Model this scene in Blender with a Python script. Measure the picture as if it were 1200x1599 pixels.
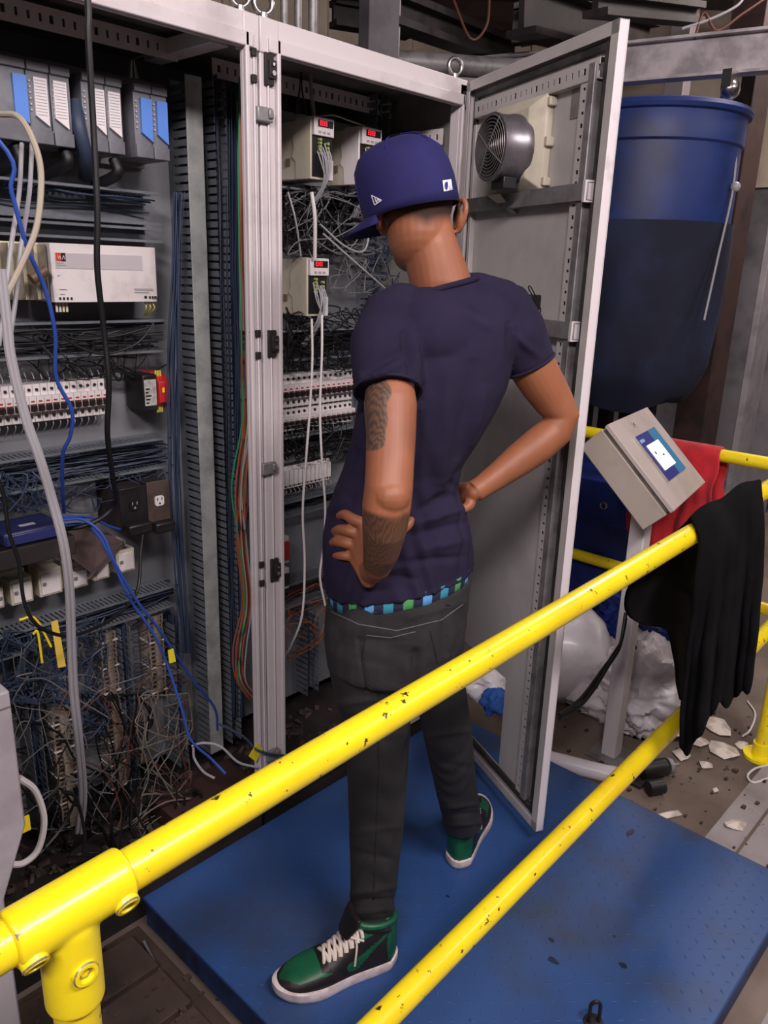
import bpy, math, random
import numpy as np
from mathutils import Vector, Matrix, noise
from math import sin, cos, pi, radians, hypot, sqrt
random.seed(7)
S = bpy.context.scene
C = S.collection
for o in list(bpy.data.objects): bpy.data.objects.remove(o)

# ------------------------------------------------------------ camera
CAM = Vector((0, 0, 1.6)); FPX = 1230.4
RIGHT = Vector((0.68342, -0.72938, 0.030678)); UP = Vector((0.194045, 0.222008, 0.955541)); FWD = Vector((0.703764, 0.647083, -0.293257))
cd = bpy.data.cameras.new('camera'); cam = bpy.data.objects.new('camera', cd); C.objects.link(cam)
cd.sensor_fit = 'VERTICAL'; cd.sensor_height = 36; cd.lens = 36 * FPX / 1599; cd.clip_start = .02
rm = Matrix((RIGHT, UP, -FWD)).transposed().to_4x4(); rm.translation = CAM
cam.matrix_world = rm; S.camera = cam
# ------------------------------------------------------------ world, lights, exposure
W = bpy.data.worlds.new('world'); S.world = W; W.use_nodes = True
W.node_tree.nodes['Background'].inputs[0].default_value = (.75, .68, .72, 1); W.node_tree.nodes['Background'].inputs[1].default_value = .30
S.view_settings.view_transform = 'Standard'; S.view_settings.look = 'None'; S.view_settings.exposure = 0.0; S.view_settings.gamma = 1
S.view_settings.use_curve_mapping = False
def area(name, loc, tgt, sx, sy, power, col):
    l = bpy.data.lights.new(name, 'AREA'); l.shape = 'RECTANGLE'; l.size = sx; l.size_y = sy; l.energy = power; l.color = col
    o = bpy.data.objects.new(name, l); C.objects.link(o); o.location = loc
    o.rotation_euler = (Vector(tgt) - Vector(loc)).to_track_quat('-Z', 'Y').to_euler(); return o
area('ceiling_lamp_light', (.9, -1.1, 3.3), (1.3, 1.2, .6), 1.3, .35, 84, (1, .89, .88))
area('ceiling_lamp_light', (-1.3, -.6, 3.3), (1.1, 1.5, 1.0), 1.3, .35, 92, (1, .89, .90))
area('ceiling_lamp_light', (4.6, 1.2, 3.35), (4.4, 1.4, 0), 1.3, .35, 60, (1, .88, .82))
area('ceiling_lamp_light', (3.6, -1.4, 3.35), (3.2, .6, 0), 1.3, .35, 26, (1, .90, .88))

# ------------------------------------------------------------ helpers
def ray(u, v): return RIGHT * ((u - 600) / FPX) + UP * (-(v - 799.5) / FPX) + FWD
def at(u, v, Y): d = ray(u, v); return CAM + d * (Y / d.y)
def atx(u, v, X): d = ray(u, v); return CAM + d * (X / d.x)
def gz(u, v, z): d = ray(u, v); return CAM + d * ((z - 1.6) / d.z)
def dp(u, v, D): return CAM + ray(u, v) * D
def ln(h):
    h = h.lstrip('#'); c = [int(h[i:i + 2], 16) / 255 for i in (0, 2, 4)]
    return tuple((x / 12.92 if x < .04045 else ((x + .055) / 1.055) ** 2.4) for x in c) + (1,)
MATS = {}
def mat(name, col, rough=.5, metal=0, col2=None, nscale=8, ndet=6, lo=.45, hi=.62, bump=0, bscale=60, emit=0, coat=0, stretch=None, chips=None, spec=None, sheen=0, sss=0):
    """procedural painted / dirty surface. col2: second colour mixed by noise; chips=(hex, threshold, scale)"""
    if name in MATS: return MATS[name]
    m = bpy.data.materials.new(name); m.use_nodes = True; nt = m.node_tree; N = nt.nodes; L = nt.links
    b = N['Principled BSDF']; b.inputs['Base Color'].default_value = ln(col); b.inputs['Roughness'].default_value = rough; b.inputs['Metallic'].default_value = metal
    if coat: b.inputs['Coat Weight'].default_value = coat; b.inputs['Coat Roughness'].default_value = .15
    if spec is not None: b.inputs['Specular IOR Level'].default_value = spec
    if sheen: b.inputs['Sheen Weight'].default_value = sheen
    if sss: b.inputs['Subsurface Weight'].default_value = sss; b.inputs['Subsurface Radius'].default_value = (.02, .008, .004)
    tc = N.new('ShaderNodeTexCoord'); mp = N.new('ShaderNodeMapping'); L.new(tc.outputs['Object'], mp.inputs[0])
    if stretch: mp.inputs['Scale'].default_value = stretch
    out = None
    def nz(sc, det, r=.6):
        n = N.new('ShaderNodeTexNoise'); n.inputs['Scale'].default_value = sc; n.inputs['Detail'].default_value = det; n.inputs['Roughness'].default_value = r
        L.new(mp.outputs[0], n.inputs['Vector']); return n
    def ramp(src, a, c):
        r = N.new('ShaderNodeMapRange'); r.inputs['From Min'].default_value = a; r.inputs['From Max'].default_value = c; L.new(src, r.inputs[0]); return r.outputs[0]
    def mix(f, a, c):
        x = N.new('ShaderNodeMix'); x.data_type = 'RGBA'; L.new(f, x.inputs[0])
        if isinstance(a, tuple): x.inputs[6].default_value = a
        else: L.new(a, x.inputs[6])
        if isinstance(c, tuple): x.inputs[7].default_value = c
        else: L.new(c, x.inputs[7])
        return x.outputs[2]
    if col2:
        n = nz(nscale, ndet); out = mix(ramp(n.outputs[0], lo, hi), ln(col), ln(col2))
    if chips:
        hx, th, sc = chips; n = nz(sc, 5, .7); out = mix(ramp(n.outputs[0], th, th + .012), out if out else ln(col), ln(hx))
    if out: L.new(out, b.inputs['Base Color'])
    if bump:
        n = nz(bscale, 4); bp = N.new('ShaderNodeBump'); bp.inputs['Strength'].default_value = bump; bp.inputs['Distance'].default_value = .004
        L.new(n.outputs[0], bp.inputs['Height']); L.new(bp.outputs[0], b.inputs['Normal'])
    if emit: b.inputs['Emission Color'].default_value = ln(col); b.inputs['Emission Strength'].default_value = emit
    MATS[name] = m; return m

WL = {}
SPLITN = {'fan_lug', 'terminal_screw', 'wire_tail', 'eyelet', 'cable_ferrule', 'output_wire', 'terminal_plug', 'eye', 'iris', 'wire_loop', 'foot', 'fan_blade', 'switch_block', 'terminal_wire_end', 'port', 'side_terminal', 'crossbar_clip', 'panel_seam', 'flag_emblem'}
TINYN = {'print_line', 'status_lamp', 'digit', 'button', 'terminal_screws', 'slot', 'screw_hole', 'screen_symbol', 'screw', 'marker', 'emblem_mark'}
class MB:
    def __init__(s): s.v = []; s.f = []; s.m = []
    def add(s, vs, fs, mi=0):
        k = len(s.v); s.v += [Vector(p) for p in vs]; s.f += [tuple(i + k for i in f) for f in fs]; s.m += [mi] * len(fs); return s
    def box(s, a, b, mi=0, T=None):
        (x0, y0, z0), (x1, y1, z1) = a, b
        vs = [Vector(p) for p in ((x0, y0, z0), (x1, y0, z0), (x1, y1, z0), (x0, y1, z0), (x0, y0, z1), (x1, y0, z1), (x1, y1, z1), (x0, y1, z1))]
        if T: vs = [T(p) for p in vs]
        return s.add(vs, [(0, 3, 2, 1), (4, 5, 6, 7), (0, 1, 5, 4), (1, 2, 6, 5), (2, 3, 7, 6), (3, 0, 4, 7)], mi)
    def loft(s, rings, cap=True, mi=0, closed=True):
        n = len(rings[0]); vs = [p for r in rings for p in r]; fs = []
        for i in range(len(rings) - 1):
            for j in range(n if closed else n - 1):
                k = (j + 1) % n; fs.append((i * n + j, i * n + k, (i + 1) * n + k, (i + 1) * n + j))
        if cap: fs.append(tuple(range(n))[::-1]); fs.append(tuple(range((len(rings) - 1) * n, len(rings) * n)))
        return s.add(vs, fs, mi)
    def tube(s, pts, r, n=8, cap=True, mi=0, round_end=False):
        pts = [Vector(p) for p in pts]; rs = r if isinstance(r, (list, tuple)) else [r] * len(pts)
        if round_end:
            for e in (0, 1):
                p, q = (pts[0], pts[1]) if e == 0 else (pts[-1], pts[-2]); d = (p - q).normalized(); R = rs[0] if e == 0 else rs[-1]
                ex = [(p + d * R * .5 * .9, R * .87), (p + d * R * .9, R * .45)]
                if e == 0: pts = [ex[1][0], ex[0][0]] + pts; rs = [ex[1][1], ex[0][1]] + list(rs)
                else: pts = pts + [ex[0][0], ex[1][0]]; rs = list(rs) + [ex[0][1], ex[1][1]]
        rings = []; t0 = (pts[1] - pts[0]).normalized()
        a = t0.orthogonal().normalized()
        for i, p in enumerate(pts):
            t = (pts[min(i + 1, len(pts) - 1)] - pts[max(i - 1, 0)])
            t = t.normalized() if t.length > 1e-9 else t0
            a = (a - t * a.dot(t)); a = a.normalized() if a.length > 1e-6 else t.orthogonal().normalized(); b = t.cross(a)
            rings.append([p + (a * cos(2 * pi * j / n) + b * sin(2 * pi * j / n)) * rs[i] for j in range(n)])
        return s.loft(rings, cap, mi)
    def cyl(s, p, q, r, n=16, r2=None, mi=0): return s.tube([p, q], [r, r if r2 is None else r2], n, True, mi)
    def torus(s, c, ax, R, r, n=20, m=8, mi=0, arc=1.0):
        ax = Vector(ax).normalized(); a = ax.orthogonal().normalized(); b = ax.cross(a); c = Vector(c); rings = []
        for i in range(n):
            t = 2 * pi * i / n * arc; d = a * cos(t) + b * sin(t)
            rings.append([c + d * (R + r * cos(2 * pi * j / m)) + ax * r * sin(2 * pi * j / m) for j in range(m)])
        if arc == 1.0: rings.append(rings[0])
        return s.loft(rings, arc != 1.0, mi)
    def ball(s, c, r, n=16, m=10, B=None, mi=0):
        c = Vector(c); r = Vector(r) if not isinstance(r, (int, float)) else Vector((r, r, r)); rings = []
        for i in range(1, m):
            th = pi * i / m; ring = []
            for j in range(n):
                p = Vector((sin(th) * cos(2 * pi * j / n) * r.x, sin(th) * sin(2 * pi * j / n) * r.y, -cos(th) * r.z))
                ring.append(c + (B @ p if B else p))
            rings.append(ring)
        return s.loft(rings, True, mi)
    def poly(s, pts, thick, mi=0):
        """extrude polygon (3d pts) by vector thick"""
        t = Vector(thick); n = len(pts); vs = [Vector(p) for p in pts] + [Vector(p) + t for p in pts]
        return s.add(vs, [tuple(range(n))[::-1], tuple(range(n, 2 * n))] + [(i, (i + 1) % n, (i + 1) % n + n, i + n) for i in range(n)], mi)
def wl(o): return WL.get(o, Vector((0, 0, 0)))
def tag(o, label=None, cat=None, group=None, kind=None):
    if label: o['label'] = label
    if cat: o['category'] = cat
    if group: o['group'] = group
    if kind: o['kind'] = kind
    return o
def thing(name, loc, label, cat, group=None):
    o = bpy.data.objects.new(name, None); C.objects.link(o); o.empty_display_size = .05; o.location = loc; WL[o] = Vector(loc); return tag(o, label, cat, group)
def comps(mb):
    par = list(range(len(mb.v)))
    def fd(a):
        while par[a] != a: par[a] = par[par[a]]; a = par[a]
        return a
    for f in mb.f:
        for k in f[1:]: par[fd(k)] = fd(f[0])
    out = {}
    for f, mi in zip(mb.f, mb.m): out.setdefault(fd(f[0]), []).append((f, mi))
    res = []
    for r, fs in out.items():
        ids = sorted({i for f, _ in fs for i in f}); mp = {i: k for k, i in enumerate(ids)}; q = MB(); q.add([mb.v[i] for i in ids], [tuple(mp[i] for i in f) for f, _ in fs]); q.m = [mi for _, mi in fs]; res.append(q)
    return res
def obj(name, mb, m, parent=None, bevel=0, smooth=False, label=None, kind=None, fixn=True):
    if name in SPLITN and not kind:
        cs = comps(mb)
        if len(cs) > 1: return [obj1(name, c, m, parent, bevel, smooth, label, kind, fixn) for c in cs][0]
    if name in TINYN and not kind and len(comps(mb)) > 1: kind = 'stuff'
    return obj1(name, mb, m, parent, bevel, smooth, label, kind, fixn)
def obj1(name, mb, m, parent=None, bevel=0, smooth=False, label=None, kind=None, fixn=True):
    me = bpy.data.meshes.new(name); vs = mb.v
    lo = Vector([min(p[i] for p in vs) for i in range(3)]); hi = Vector([max(p[i] for p in vs) for i in range(3)])
    org = Vector(((lo.x + hi.x) / 2, (lo.y + hi.y) / 2, lo.z))
    me.from_pydata([tuple(p - org) for p in vs], [], mb.f)
    for mm in (m if isinstance(m, (list, tuple)) else [m]): me.materials.append(mm)
    if any(mb.m): me.polygons.foreach_set('material_index', mb.m)
    if fixn:
        import bmesh
        bm = bmesh.new(); bm.from_mesh(me); bmesh.ops.recalc_face_normals(bm, faces=bm.faces); bm.to_mesh(me); bm.free()
    if smooth:
        me.polygons.foreach_set('use_smooth', [True] * len(me.polygons))
        if smooth != 'all': me.set_sharp_from_angle(angle=radians(smooth if smooth is not True else 42))
    o = bpy.data.objects.new(name, me); C.objects.link(o); o.location = org - wl(parent); WL[o] = org
    if parent: o.parent = parent
    if bevel:
        b = o.modifiers.new('bevel', 'BEVEL'); b.width = bevel; b.segments = 2; b.limit_method = 'ANGLE'; b.angle_limit = radians(40); b.harden_normals = False
        me.polygons.foreach_set('use_smooth', [True] * len(me.polygons)); me.set_sharp_from_angle(angle=radians(50))
    if label: o['label'] = label
    if kind: o['kind'] = kind
    return o
def solo(name, mb, m, label, cat, group=None, kind=None, **k): return tag(obj(name, mb, m, None, **k), label, cat, group, kind)
def struct(name, mb, m, **k): return tag(obj(name, mb, m, None, **k), kind='structure')
def dup(root, off, label=None, group=None, mats=None):
    off = Vector(off)
    def cp(o, par):
        c = o.copy(); C.objects.link(c)
        if par: c.parent = par
        else: c.location = o.location + off
        WL[c] = wl(o) + off
        for ch in [x for x in C.objects if x.parent == o]: cp(ch, c)
        return c
    r = cp(root, None)
    if label: r['label'] = label
    if group: r['group'] = group
    return r
def smoothpts(pts, k=6):
    pts = [Vector(p) for p in pts]; P = [pts[0] * 2 - pts[1]] + pts + [pts[-1] * 2 - pts[-2]]; out = []
    for i in range(1, len(P) - 2):
        for j in range(k):
            t = j / k; a, b, c, d = P[i - 1], P[i], P[i + 1], P[i + 2]
            out.append(.5 * ((2 * b) + (c - a) * t + (2 * a - 5 * b + 4 * c - d) * t * t + (3 * b - a - 3 * c + d) * t ** 3))
    out.append(pts[-1]); return out
def lerp(a, b, t): return a + (b - a) * t

# ------------------------------------------------------------ materials
M = dict(
 frame=mat('painted_frame', '#cbc3c5', .42, 0, '#a89fa0', 5, 6, .55, .8, bump=.08, bscale=120, chips=('#5d5250', .74, 26)),
 doorin=mat('door_inside', '#c3bfbc', .45, 0, '#9d9896', 3, 5, .5, .8, chips=('#5a524e', .79, 18)),
 dooredge=mat('door_edge', '#d6ced2', .4, 0, '#a29a9b', 9, 6, .6, .8),
 gasket=mat('gasket', '#2b2a2b', .6, 0, '#4a4544', 12),
 galv=mat('galvanised_strip', '#8d8a8b', .45, .35, '#6f6a6b', 14),
 plate=mat('mounting_plate', '#7d7f84', .55, .15, '#64666c', 4, 6, .4, .7),
 cabin=mat('cabinet_inside', '#8d8c88', .6, 0, '#6f6d6a', 3),
 dark=mat('dark_steel', '#1f191a', .7, .05, '#2f2627', 8),
 duct=mat('duct_grey', '#6b7077', .55, 0, '#555a61', 9, 6, .4, .7),
 ductlt=mat('duct_cover_grey', '#9a9d9b', .5, 0, '#7b7f7f', 9),
 white=mat('white_plastic', '#d9d2d2', .4, 0, '#b9b0ae', 14, 5, .5, .8),
 cream=mat('cream_plastic', '#cdc5b2', .45, 0, '#a89f8c', 10, 5, .5, .8),
 black=mat('black_plastic', '#141315', .45, 0, '#232022', 12),
 rubber=mat('black_cable_jacket', '#0f0f12', .5),
 bluec=mat('blue_cable_jacket', '#2a4aa0', .45),
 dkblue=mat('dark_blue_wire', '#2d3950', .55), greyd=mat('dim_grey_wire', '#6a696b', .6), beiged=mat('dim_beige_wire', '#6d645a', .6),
 greyc=mat('grey_cable_jacket', '#9c9a9f', .45),
 whitec=mat('white_cable_jacket', '#d5d0cf', .45),
 beigec=mat('beige_cable_jacket', '#a89d8d', .5),
 orange=mat('orange_wire', '#9c5a3c', .55),
 green=mat('green_wire', '#2f8a5c', .5),
 brown=mat('brown_wire', '#5b3226', .55),
 redp=mat('red_plastic', '#b3262a', .45),
 steel=mat('bare_steel', '#a9a5a6', .32, .9, '#7b7677', 18),
 chrome=mat('zinc', '#c9c5c4', .25, 1.0),
 yellow=mat('yellow_paint', '#f5dd1c', .34, 0, '#e6c41a', 5, 5, .4, .75, bump=.05, bscale=40, chips=('#33271c', .635, 40), coat=.3),
 yelf=mat('yellow_fitting', '#f7e018', .36, 0, '#eccb16', 6, 5, .5, .8, bump=.12, bscale=70, chips=('#8d8480', .665, 22), coat=.3),
 bluep=mat('blue_floor_plate', '#294a80', .45, 0, '#343c4a', 1.9, 7, .50, .72, bump=.1, bscale=70, chips=('#16223f', .70, 26)),
 bluedk=mat('blue_plate_side', '#1b3666', .5, 0, '#141f38', 7),
 barrel=mat('blue_barrel', '#1c3270', .5, 0, '#162654', 4),
 tarp=mat('blue_tarp', '#1b2f7c', .45, 0, '#14245c', 6, bump=.2, bscale=18),
 blackcloth=mat('black_cloth', '#09090b', .95, 0, '#101013', 7, bump=.3, bscale=300, spec=.1),
 redcloth=mat('red_cloth', '#c51f2b', .85, 0, '#a01722', 8, bump=.3, bscale=240, sheen=.2),
 whitebag=mat('white_plastic_bag', '#e6e1e6', .35, 0, '#cfc8ce', 5, coat=.2),
 conc=mat('concrete', '#7d6f66', .75, 0, '#54473f', 1.6, 9, .38, .66, bump=.5, bscale=30, chips=('#2d2521', .66, 9)),
 stripe=mat('grey_floor_paint', '#989293', .6, 0, '#7e7675', 4, 7, .45, .7, bump=.2, bscale=30, chips=('#4b4039', .66, 14)),
 grime=mat('grimy_boards', '#4d3d34', .75, 0, '#2a211d', 5, 8, .35, .7, bump=.5, bscale=24),
 panel=mat('cream_wall_panel', '#cdbfae', .7, 0, '#b3a291', 3, 6, .4, .7),
 greywall=mat('grey_panel', '#77747a', .65, 0, '#5d5a60', 3),
 rust=mat('dark_red_steel', '#3a2522', .7, .1, '#241716', 6),
 ceil=mat('grimy_ceiling', '#5b4a48', .85, 0, '#36292a', 2.2),
 paper=mat('paper_scrap', '#cfc5bc', .8, 0, '#a59a90', 20),
 lamp=mat('lamp_diffuser', '#fff4ee', .5, 0, emit=3.2),
 red_led=mat('red_display', '#ff1e30', .4, 0, emit=2.2),
 skin=mat('skin', '#a9704f', .5, 0, '#8f5a3e', 7, 4, .42, .7, sss=.08, bump=.05, bscale=160),
)
# ============================================================ SETTING
G = -.10      # shop floor level (the blue plate's top is z = 0)
def boxs(name, a, b, m, **k): return struct(name, MB().box(a, b), m, **k)
boxs('floor', (-3.2, -3.2, G - .1), (7.2, 5.2, G), M['conc'])
# grey painted stripe on the floor, thin paint film
boxs('trim_1', (2.2, .555, G), (4.2, .65, G + .002), M['stripe'])
boxs('trim_2', (2.2, .30, G), (4.2, .545, G + .002), M['stripe'])
boxs('trim_3', (1.2, -1.6, G), (4.2, .29, G + .002), M['stripe'])
boxs('trim_4', (.0, .4, G), (.82, 1.6, G + .003), M['grime'])
boxs('wall_left', (-3.2, -3.2, G), (-3.1, 5.2, 3.6), M['greywall'])
boxs('wall_front', (-3.2, -3.2, G), (7.2, -3.1, 3.6), M['greywall'])
boxs('wall_right', (7.1, -3.2, G), (7.2, 5.2, 3.6), M['greywall'])
boxs('wall_back', (-3.2, 5.1, G), (7.2, 5.2, 3.6), M['dark'])
boxs('ceiling', (-3.2, -3.2, 3.6), (7.2, 5.2, 3.7), M['ceil'])
# cream sheet panels standing behind the steelwork, each sheet its own piece
pn = thing('panel_wall', (5.2, 4.4, G), 'stained cream sheet panels on the far wall above the blue tank', 'wall panels')
for i in range(9):
    x0 = 3.0 + i * .46
    obj('panel', MB().box((x0, 4.72 - (i % 2) * .012, 2.0), (x0 + .45, 4.76 - (i % 2) * .012, 3.58)), M['panel'], pn, bevel=.003)
for i in range(7):
    y0 = .55 + i * .62
    obj('panel', MB().box((6.3 + (i % 2) * .012, y0, G), (6.34 + (i % 2) * .012, y0 + .61, 3.58)), M['greywall'], pn, bevel=.003)
    obj('panel', MB().box((6.28 + (i % 2) * .012, y0, 2.25), (6.29 + (i % 2) * .012, y0 + .61, 3.58)), M['panel'], pn)
# lamps on the ceiling (out of view)
for (x, y), lab in zip(((.9, -1.1), (-1.3, -.6), (4.6, 1.2), (3.6, -1.4)), ('strip lamp under the ceiling behind the man, nearest the yellow railing', 'strip lamp under the ceiling by the left wall', 'strip lamp under the ceiling beyond the blue tank', 'strip lamp under the ceiling over the open floor right of the railing')):
    t = thing('ceiling_lamp', (x, y, 3.45), lab, 'lamp', 'strip lamps under the ceiling')
    obj('lamp_housing', MB().box((x - .7, y - .14, 3.40), (x + .7, y + .14, 3.6)), M['frame'], t, bevel=.01)
    obj('diffuser', MB().box((x - .66, y - .11, 3.385), (x + .66, y + .11, 3.40)), M['lamp'], t)

def beamH(name, p, q, h, w, m, label, cat, fl=.012, group=None):
    """I-section / channel between two points"""
    p = Vector(p); q = Vector(q); d = (q - p).normalized(); s = d.cross(Vector((0, 0, 1))).normalized(); u = s.cross(d)
    def T0(a, b, c, e):
        rs = []
        for P in (p, q): rs.append([P + s * a + u * c, P + s * b + u * c, P + s * b + u * e, P + s * a + u * e])
        return rs
    mb = MB(); mb.loft(T0(-w / 2, w / 2, h / 2 - fl, h / 2)); mb.loft(T0(-w / 2, w / 2, -h / 2, -h / 2 + fl)); mb.loft(T0(-fl / 2, fl / 2, -h / 2 + fl, h / 2 - fl))
    return solo(name, mb, m, label, cat, group)
# silver channel rail, upper right
pa = dp(962, 101, 3.7); pb = gz(1200, 79, pa.z)
d = pb - pa
beamH('steel_beam', pa - d * 1.6, pb + d * 1.3, .17, .09, mat('silver_beam', '#c4bcbf', .42, .25, '#948b8e', 5), 'silver grey steel channel beam running right behind the open door', 'beam')
# lower light flange left of the door, above the cabinet
pa = dp(560, 92, 3.4); pb = dp(800, 108, 3.6)
solo('pipe', MB().tube([pa, lerp(pa, pb, .5), pb], .045, 14), M['galv'], 'pale grey round duct pipe crossing behind the eyebolt above the cabinet', 'pipe', smooth=True)
# dark ceiling beams
def bq(u0, v0, D0, u1, v1, D1, h, w, m, label, **k):
    beamH('ceiling_beam', dp(u0, v0, D0), dp(u1, v1, D1), h, w, m, label, 'beam', .03, **k)
bq(600, 10, 3.3, 800, 85, 4.3, .13, .12, M['dark'], 'dark ceiling beam slanting down left of the hanging bracket')
bq(815, 12, 3.6, 1010, 70, 4.6, .22, .16, M['dark'], 'thick dark beam slanting down behind the open door top')
bq(930, 5, 3.4, 1085, 22, 4.2, .10, .12, M['dark'], 'dark beam highest in the picture right of the door corner')
bq(430, 70, 4.5, 800, 130, 4.6, .10, .12, M['dark'], 'dark cross beam low behind the conduits')
bq(430, -60, 3.9, 1190, -20, 4.6, .2, .2, M['dark'], 'dark cross beam just above the picture edge')
bq(520, 20, 4.2, 640, 40, 4.4, .13, .1, M['dark'], 'short dark beam behind the grey column')
bq(650, 95, 4.5, 870, 125, 4.55, .06, .06, M['dark'], 'thin dark rail below the cream wall strip')
# steel columns
def column(u, v0, D, wx, wy, m, label, z0=G, z1=3.6):
    p = dp(u, v0, D); solo('steel_column', MB().box((p.x - wx / 2, p.y - wy / 2, z0), (p.x + wx / 2, p.y + wy / 2, z1)), m, label, 'column', bevel=.004)
column(592, 50, 3.1, .17, .06, mat('grey_column', '#56525a', .6, .1, '#454149', 6), 'flat grey steel column rising behind the left cabinet conduits')
column(1142, 300, 4.0, .22, .16, M['rust'], 'dark rust red steel column right of the blue tank')
column(1050, 200, 4.75, .10, .12, mat('post_grey2', '#6d6669', .6), 'grey square post behind the blue tank rim')
column(1192, 500, 4.9, .26, .04, mat('grey_cladding', '#8d878c', .6, 0, '#757076', 4), 'pale grey wall post at the right picture edge')
# conduits on the cabinet top
for i, (u, r) in enumerate(((464, .011), (486, .012), (509, .015))):
    p = at(u, 20, 2.06 if i < 3 else 2)
    p = Vector((p.x, 2.12, 0))
    mb = MB().cyl((p.x, p.y, 1.9), (p.x, p.y, 3.6), r, 14)
    for z in (2.45, 3.0): mb.cyl((p.x, p.y, z), (p.x, p.y, z + .03), r * 1.3, 14)
    solo('conduit', mb, M['galv'], ['thin grey conduit rising from the cabinet roof, leftmost of three', 'grey conduit rising from the cabinet roof, middle of three', 'widest grey conduit rising from the cabinet roof, rightmost of three'][i], 'conduit', 'conduits above the cabinet', smooth=True)
p = dp(604, 30, 3.3)
mb = MB().cyl((p.x, p.y, 2.3), (p.x, p.y, 3.6), .02, 10).cyl((p.x + .07, p.y, 2.3), (p.x + .07, p.y, 3.6), .012, 10)
solo('threaded_rod', mb, M['galv'], 'pair of grey threaded rods beside the flat column', 'rods', smooth=True)
p = dp(818, 60, 4.0)
h = thing('hanger_bracket', (p.x, p.y, 2.6), 'grey hanger rod with clevis bracket above the door top edge', 'bracket')
obj('rod', MB().cyl((p.x, p.y, 2.86), (p.x, p.y, 3.6), .022, 12), M['galv'], h, smooth=True)
obj('clevis', MB().box((p.x - .05, p.y - .04, 2.72), (p.x - .035, p.y + .04, 2.9)).box((p.x + .035, p.y - .04, 2.72), (p.x + .05, p.y + .04, 2.9)).box((p.x - .05, p.y - .04, 2.86), (p.x + .05, p.y + .04, 2.875)), M['galv'], h, bevel=.003)
obj('pin', MB().cyl((p.x - .07, p.y, 2.75), (p.x + .07, p.y, 2.75), .014, 10), M['steel'], h, smooth=True)
# sagging hoses under the ceiling
for pts, lab in (([(705, -10), (735, 60), (760, 40), (765, -10)], 'thin dark cable looping down from the ceiling left of the bracket'),
                 ([(1065, 45), (1110, 30), (1150, 10), (1165, -8)], 'pale wire sagging over the silver beam'),
                 ([(1085, 60), (1100, 20), (1120, 48), (1160, 22), (1200, -5)], 'thin brown cable looped above the silver beam')):
    solo('hanging_cable', MB().tube(smoothpts([dp(u, v, 3.5) for u, v in pts]), .006, 7), M['brown'] if 'brown' in lab or 'dark' in lab else M['greyc'], lab, 'cable', smooth=True)

# ---------------- blue tank behind the door
tc_ = dp(992, 400, 3.75); tx, ty = tc_.x, tc_.y; TR = .41
tk = thing('blue_tank', (tx, ty, G), 'large round blue plastic tank with black lower skirt behind the open door', 'tank')
mb = MB(); prof = [(TR * .97, 2.30), (TR * 1.0, 2.28), (TR * 1.0, 2.16), (TR * .975, 2.15), (TR * .98, 1.95), (TR * .975, 1.82), (TR * .94, 1.6), (TR * .86, 1.30), (TR * .7, 1.15)]
mb.loft([[Vector((tx + r * cos(2 * pi * j / 48), ty + r * sin(2 * pi * j / 48), z)) for j in range(48)] for r, z in prof])
obj('tank_body', mb, M['barrel'], tk, smooth=True)
mb = MB().torus((tx, ty, 2.29), (0, 0, 1), TR, .022, 48, 8); obj('rim', mb, M['barrel'], tk, smooth=True)
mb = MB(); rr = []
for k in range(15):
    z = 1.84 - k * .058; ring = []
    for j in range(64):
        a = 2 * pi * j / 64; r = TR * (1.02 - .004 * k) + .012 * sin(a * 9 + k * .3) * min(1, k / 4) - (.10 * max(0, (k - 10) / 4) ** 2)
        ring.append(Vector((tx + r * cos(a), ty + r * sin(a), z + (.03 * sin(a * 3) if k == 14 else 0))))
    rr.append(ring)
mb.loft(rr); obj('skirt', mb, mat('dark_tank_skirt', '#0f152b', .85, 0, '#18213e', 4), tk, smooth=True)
for a in (45, 135, 225, 315):
    x, y = tx + .16 * cos(radians(a)), ty + .16 * sin(radians(a)); obj('leg', MB().box((x - .03, y - .03, G), (x + .03, y + .03, 1.25)), M['dark'], tk)
# chain and pull rope by the beam
p = dp(1146, 135, 3.45)
ch = thing('chain_hoist', (p.x, p.y, 2.2), 'small steel pulley block and chain hanging under the silver beam', 'hoist')
obj('pulley_block', MB().ball((p.x - .03, p.y, 2.40), (.055, .04, .045), 14, 8).box((p.x - .09, p.y - .02, 2.40), (p.x + .03, p.y + .02, 2.47)), M['chrome'], ch, smooth=True)
mb = MB()
for i in range(7): mb.torus((p.x, p.y, 2.34 - i * .034), (1, 0, 0) if i % 2 else (0, 1, 0), .014, .004, 12, 6)
obj('chain', mb, M['steel'], ch, smooth=True)
rp = [dp(1152, 190, 3.4), dp(1146, 290, 3.4), dp(1122, 400, 3.4), dp(1100, 500, 3.4)]
mb = MB().tube(smoothpts(rp), .005, 6).ball(dp(1149, 292, 3.4), .022, 10, 8)
solo('pull_rope', mb, M['greyc'], 'thin pale pull rope with a knot hanging in front of the tank edge', 'rope', smooth=True)

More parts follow.
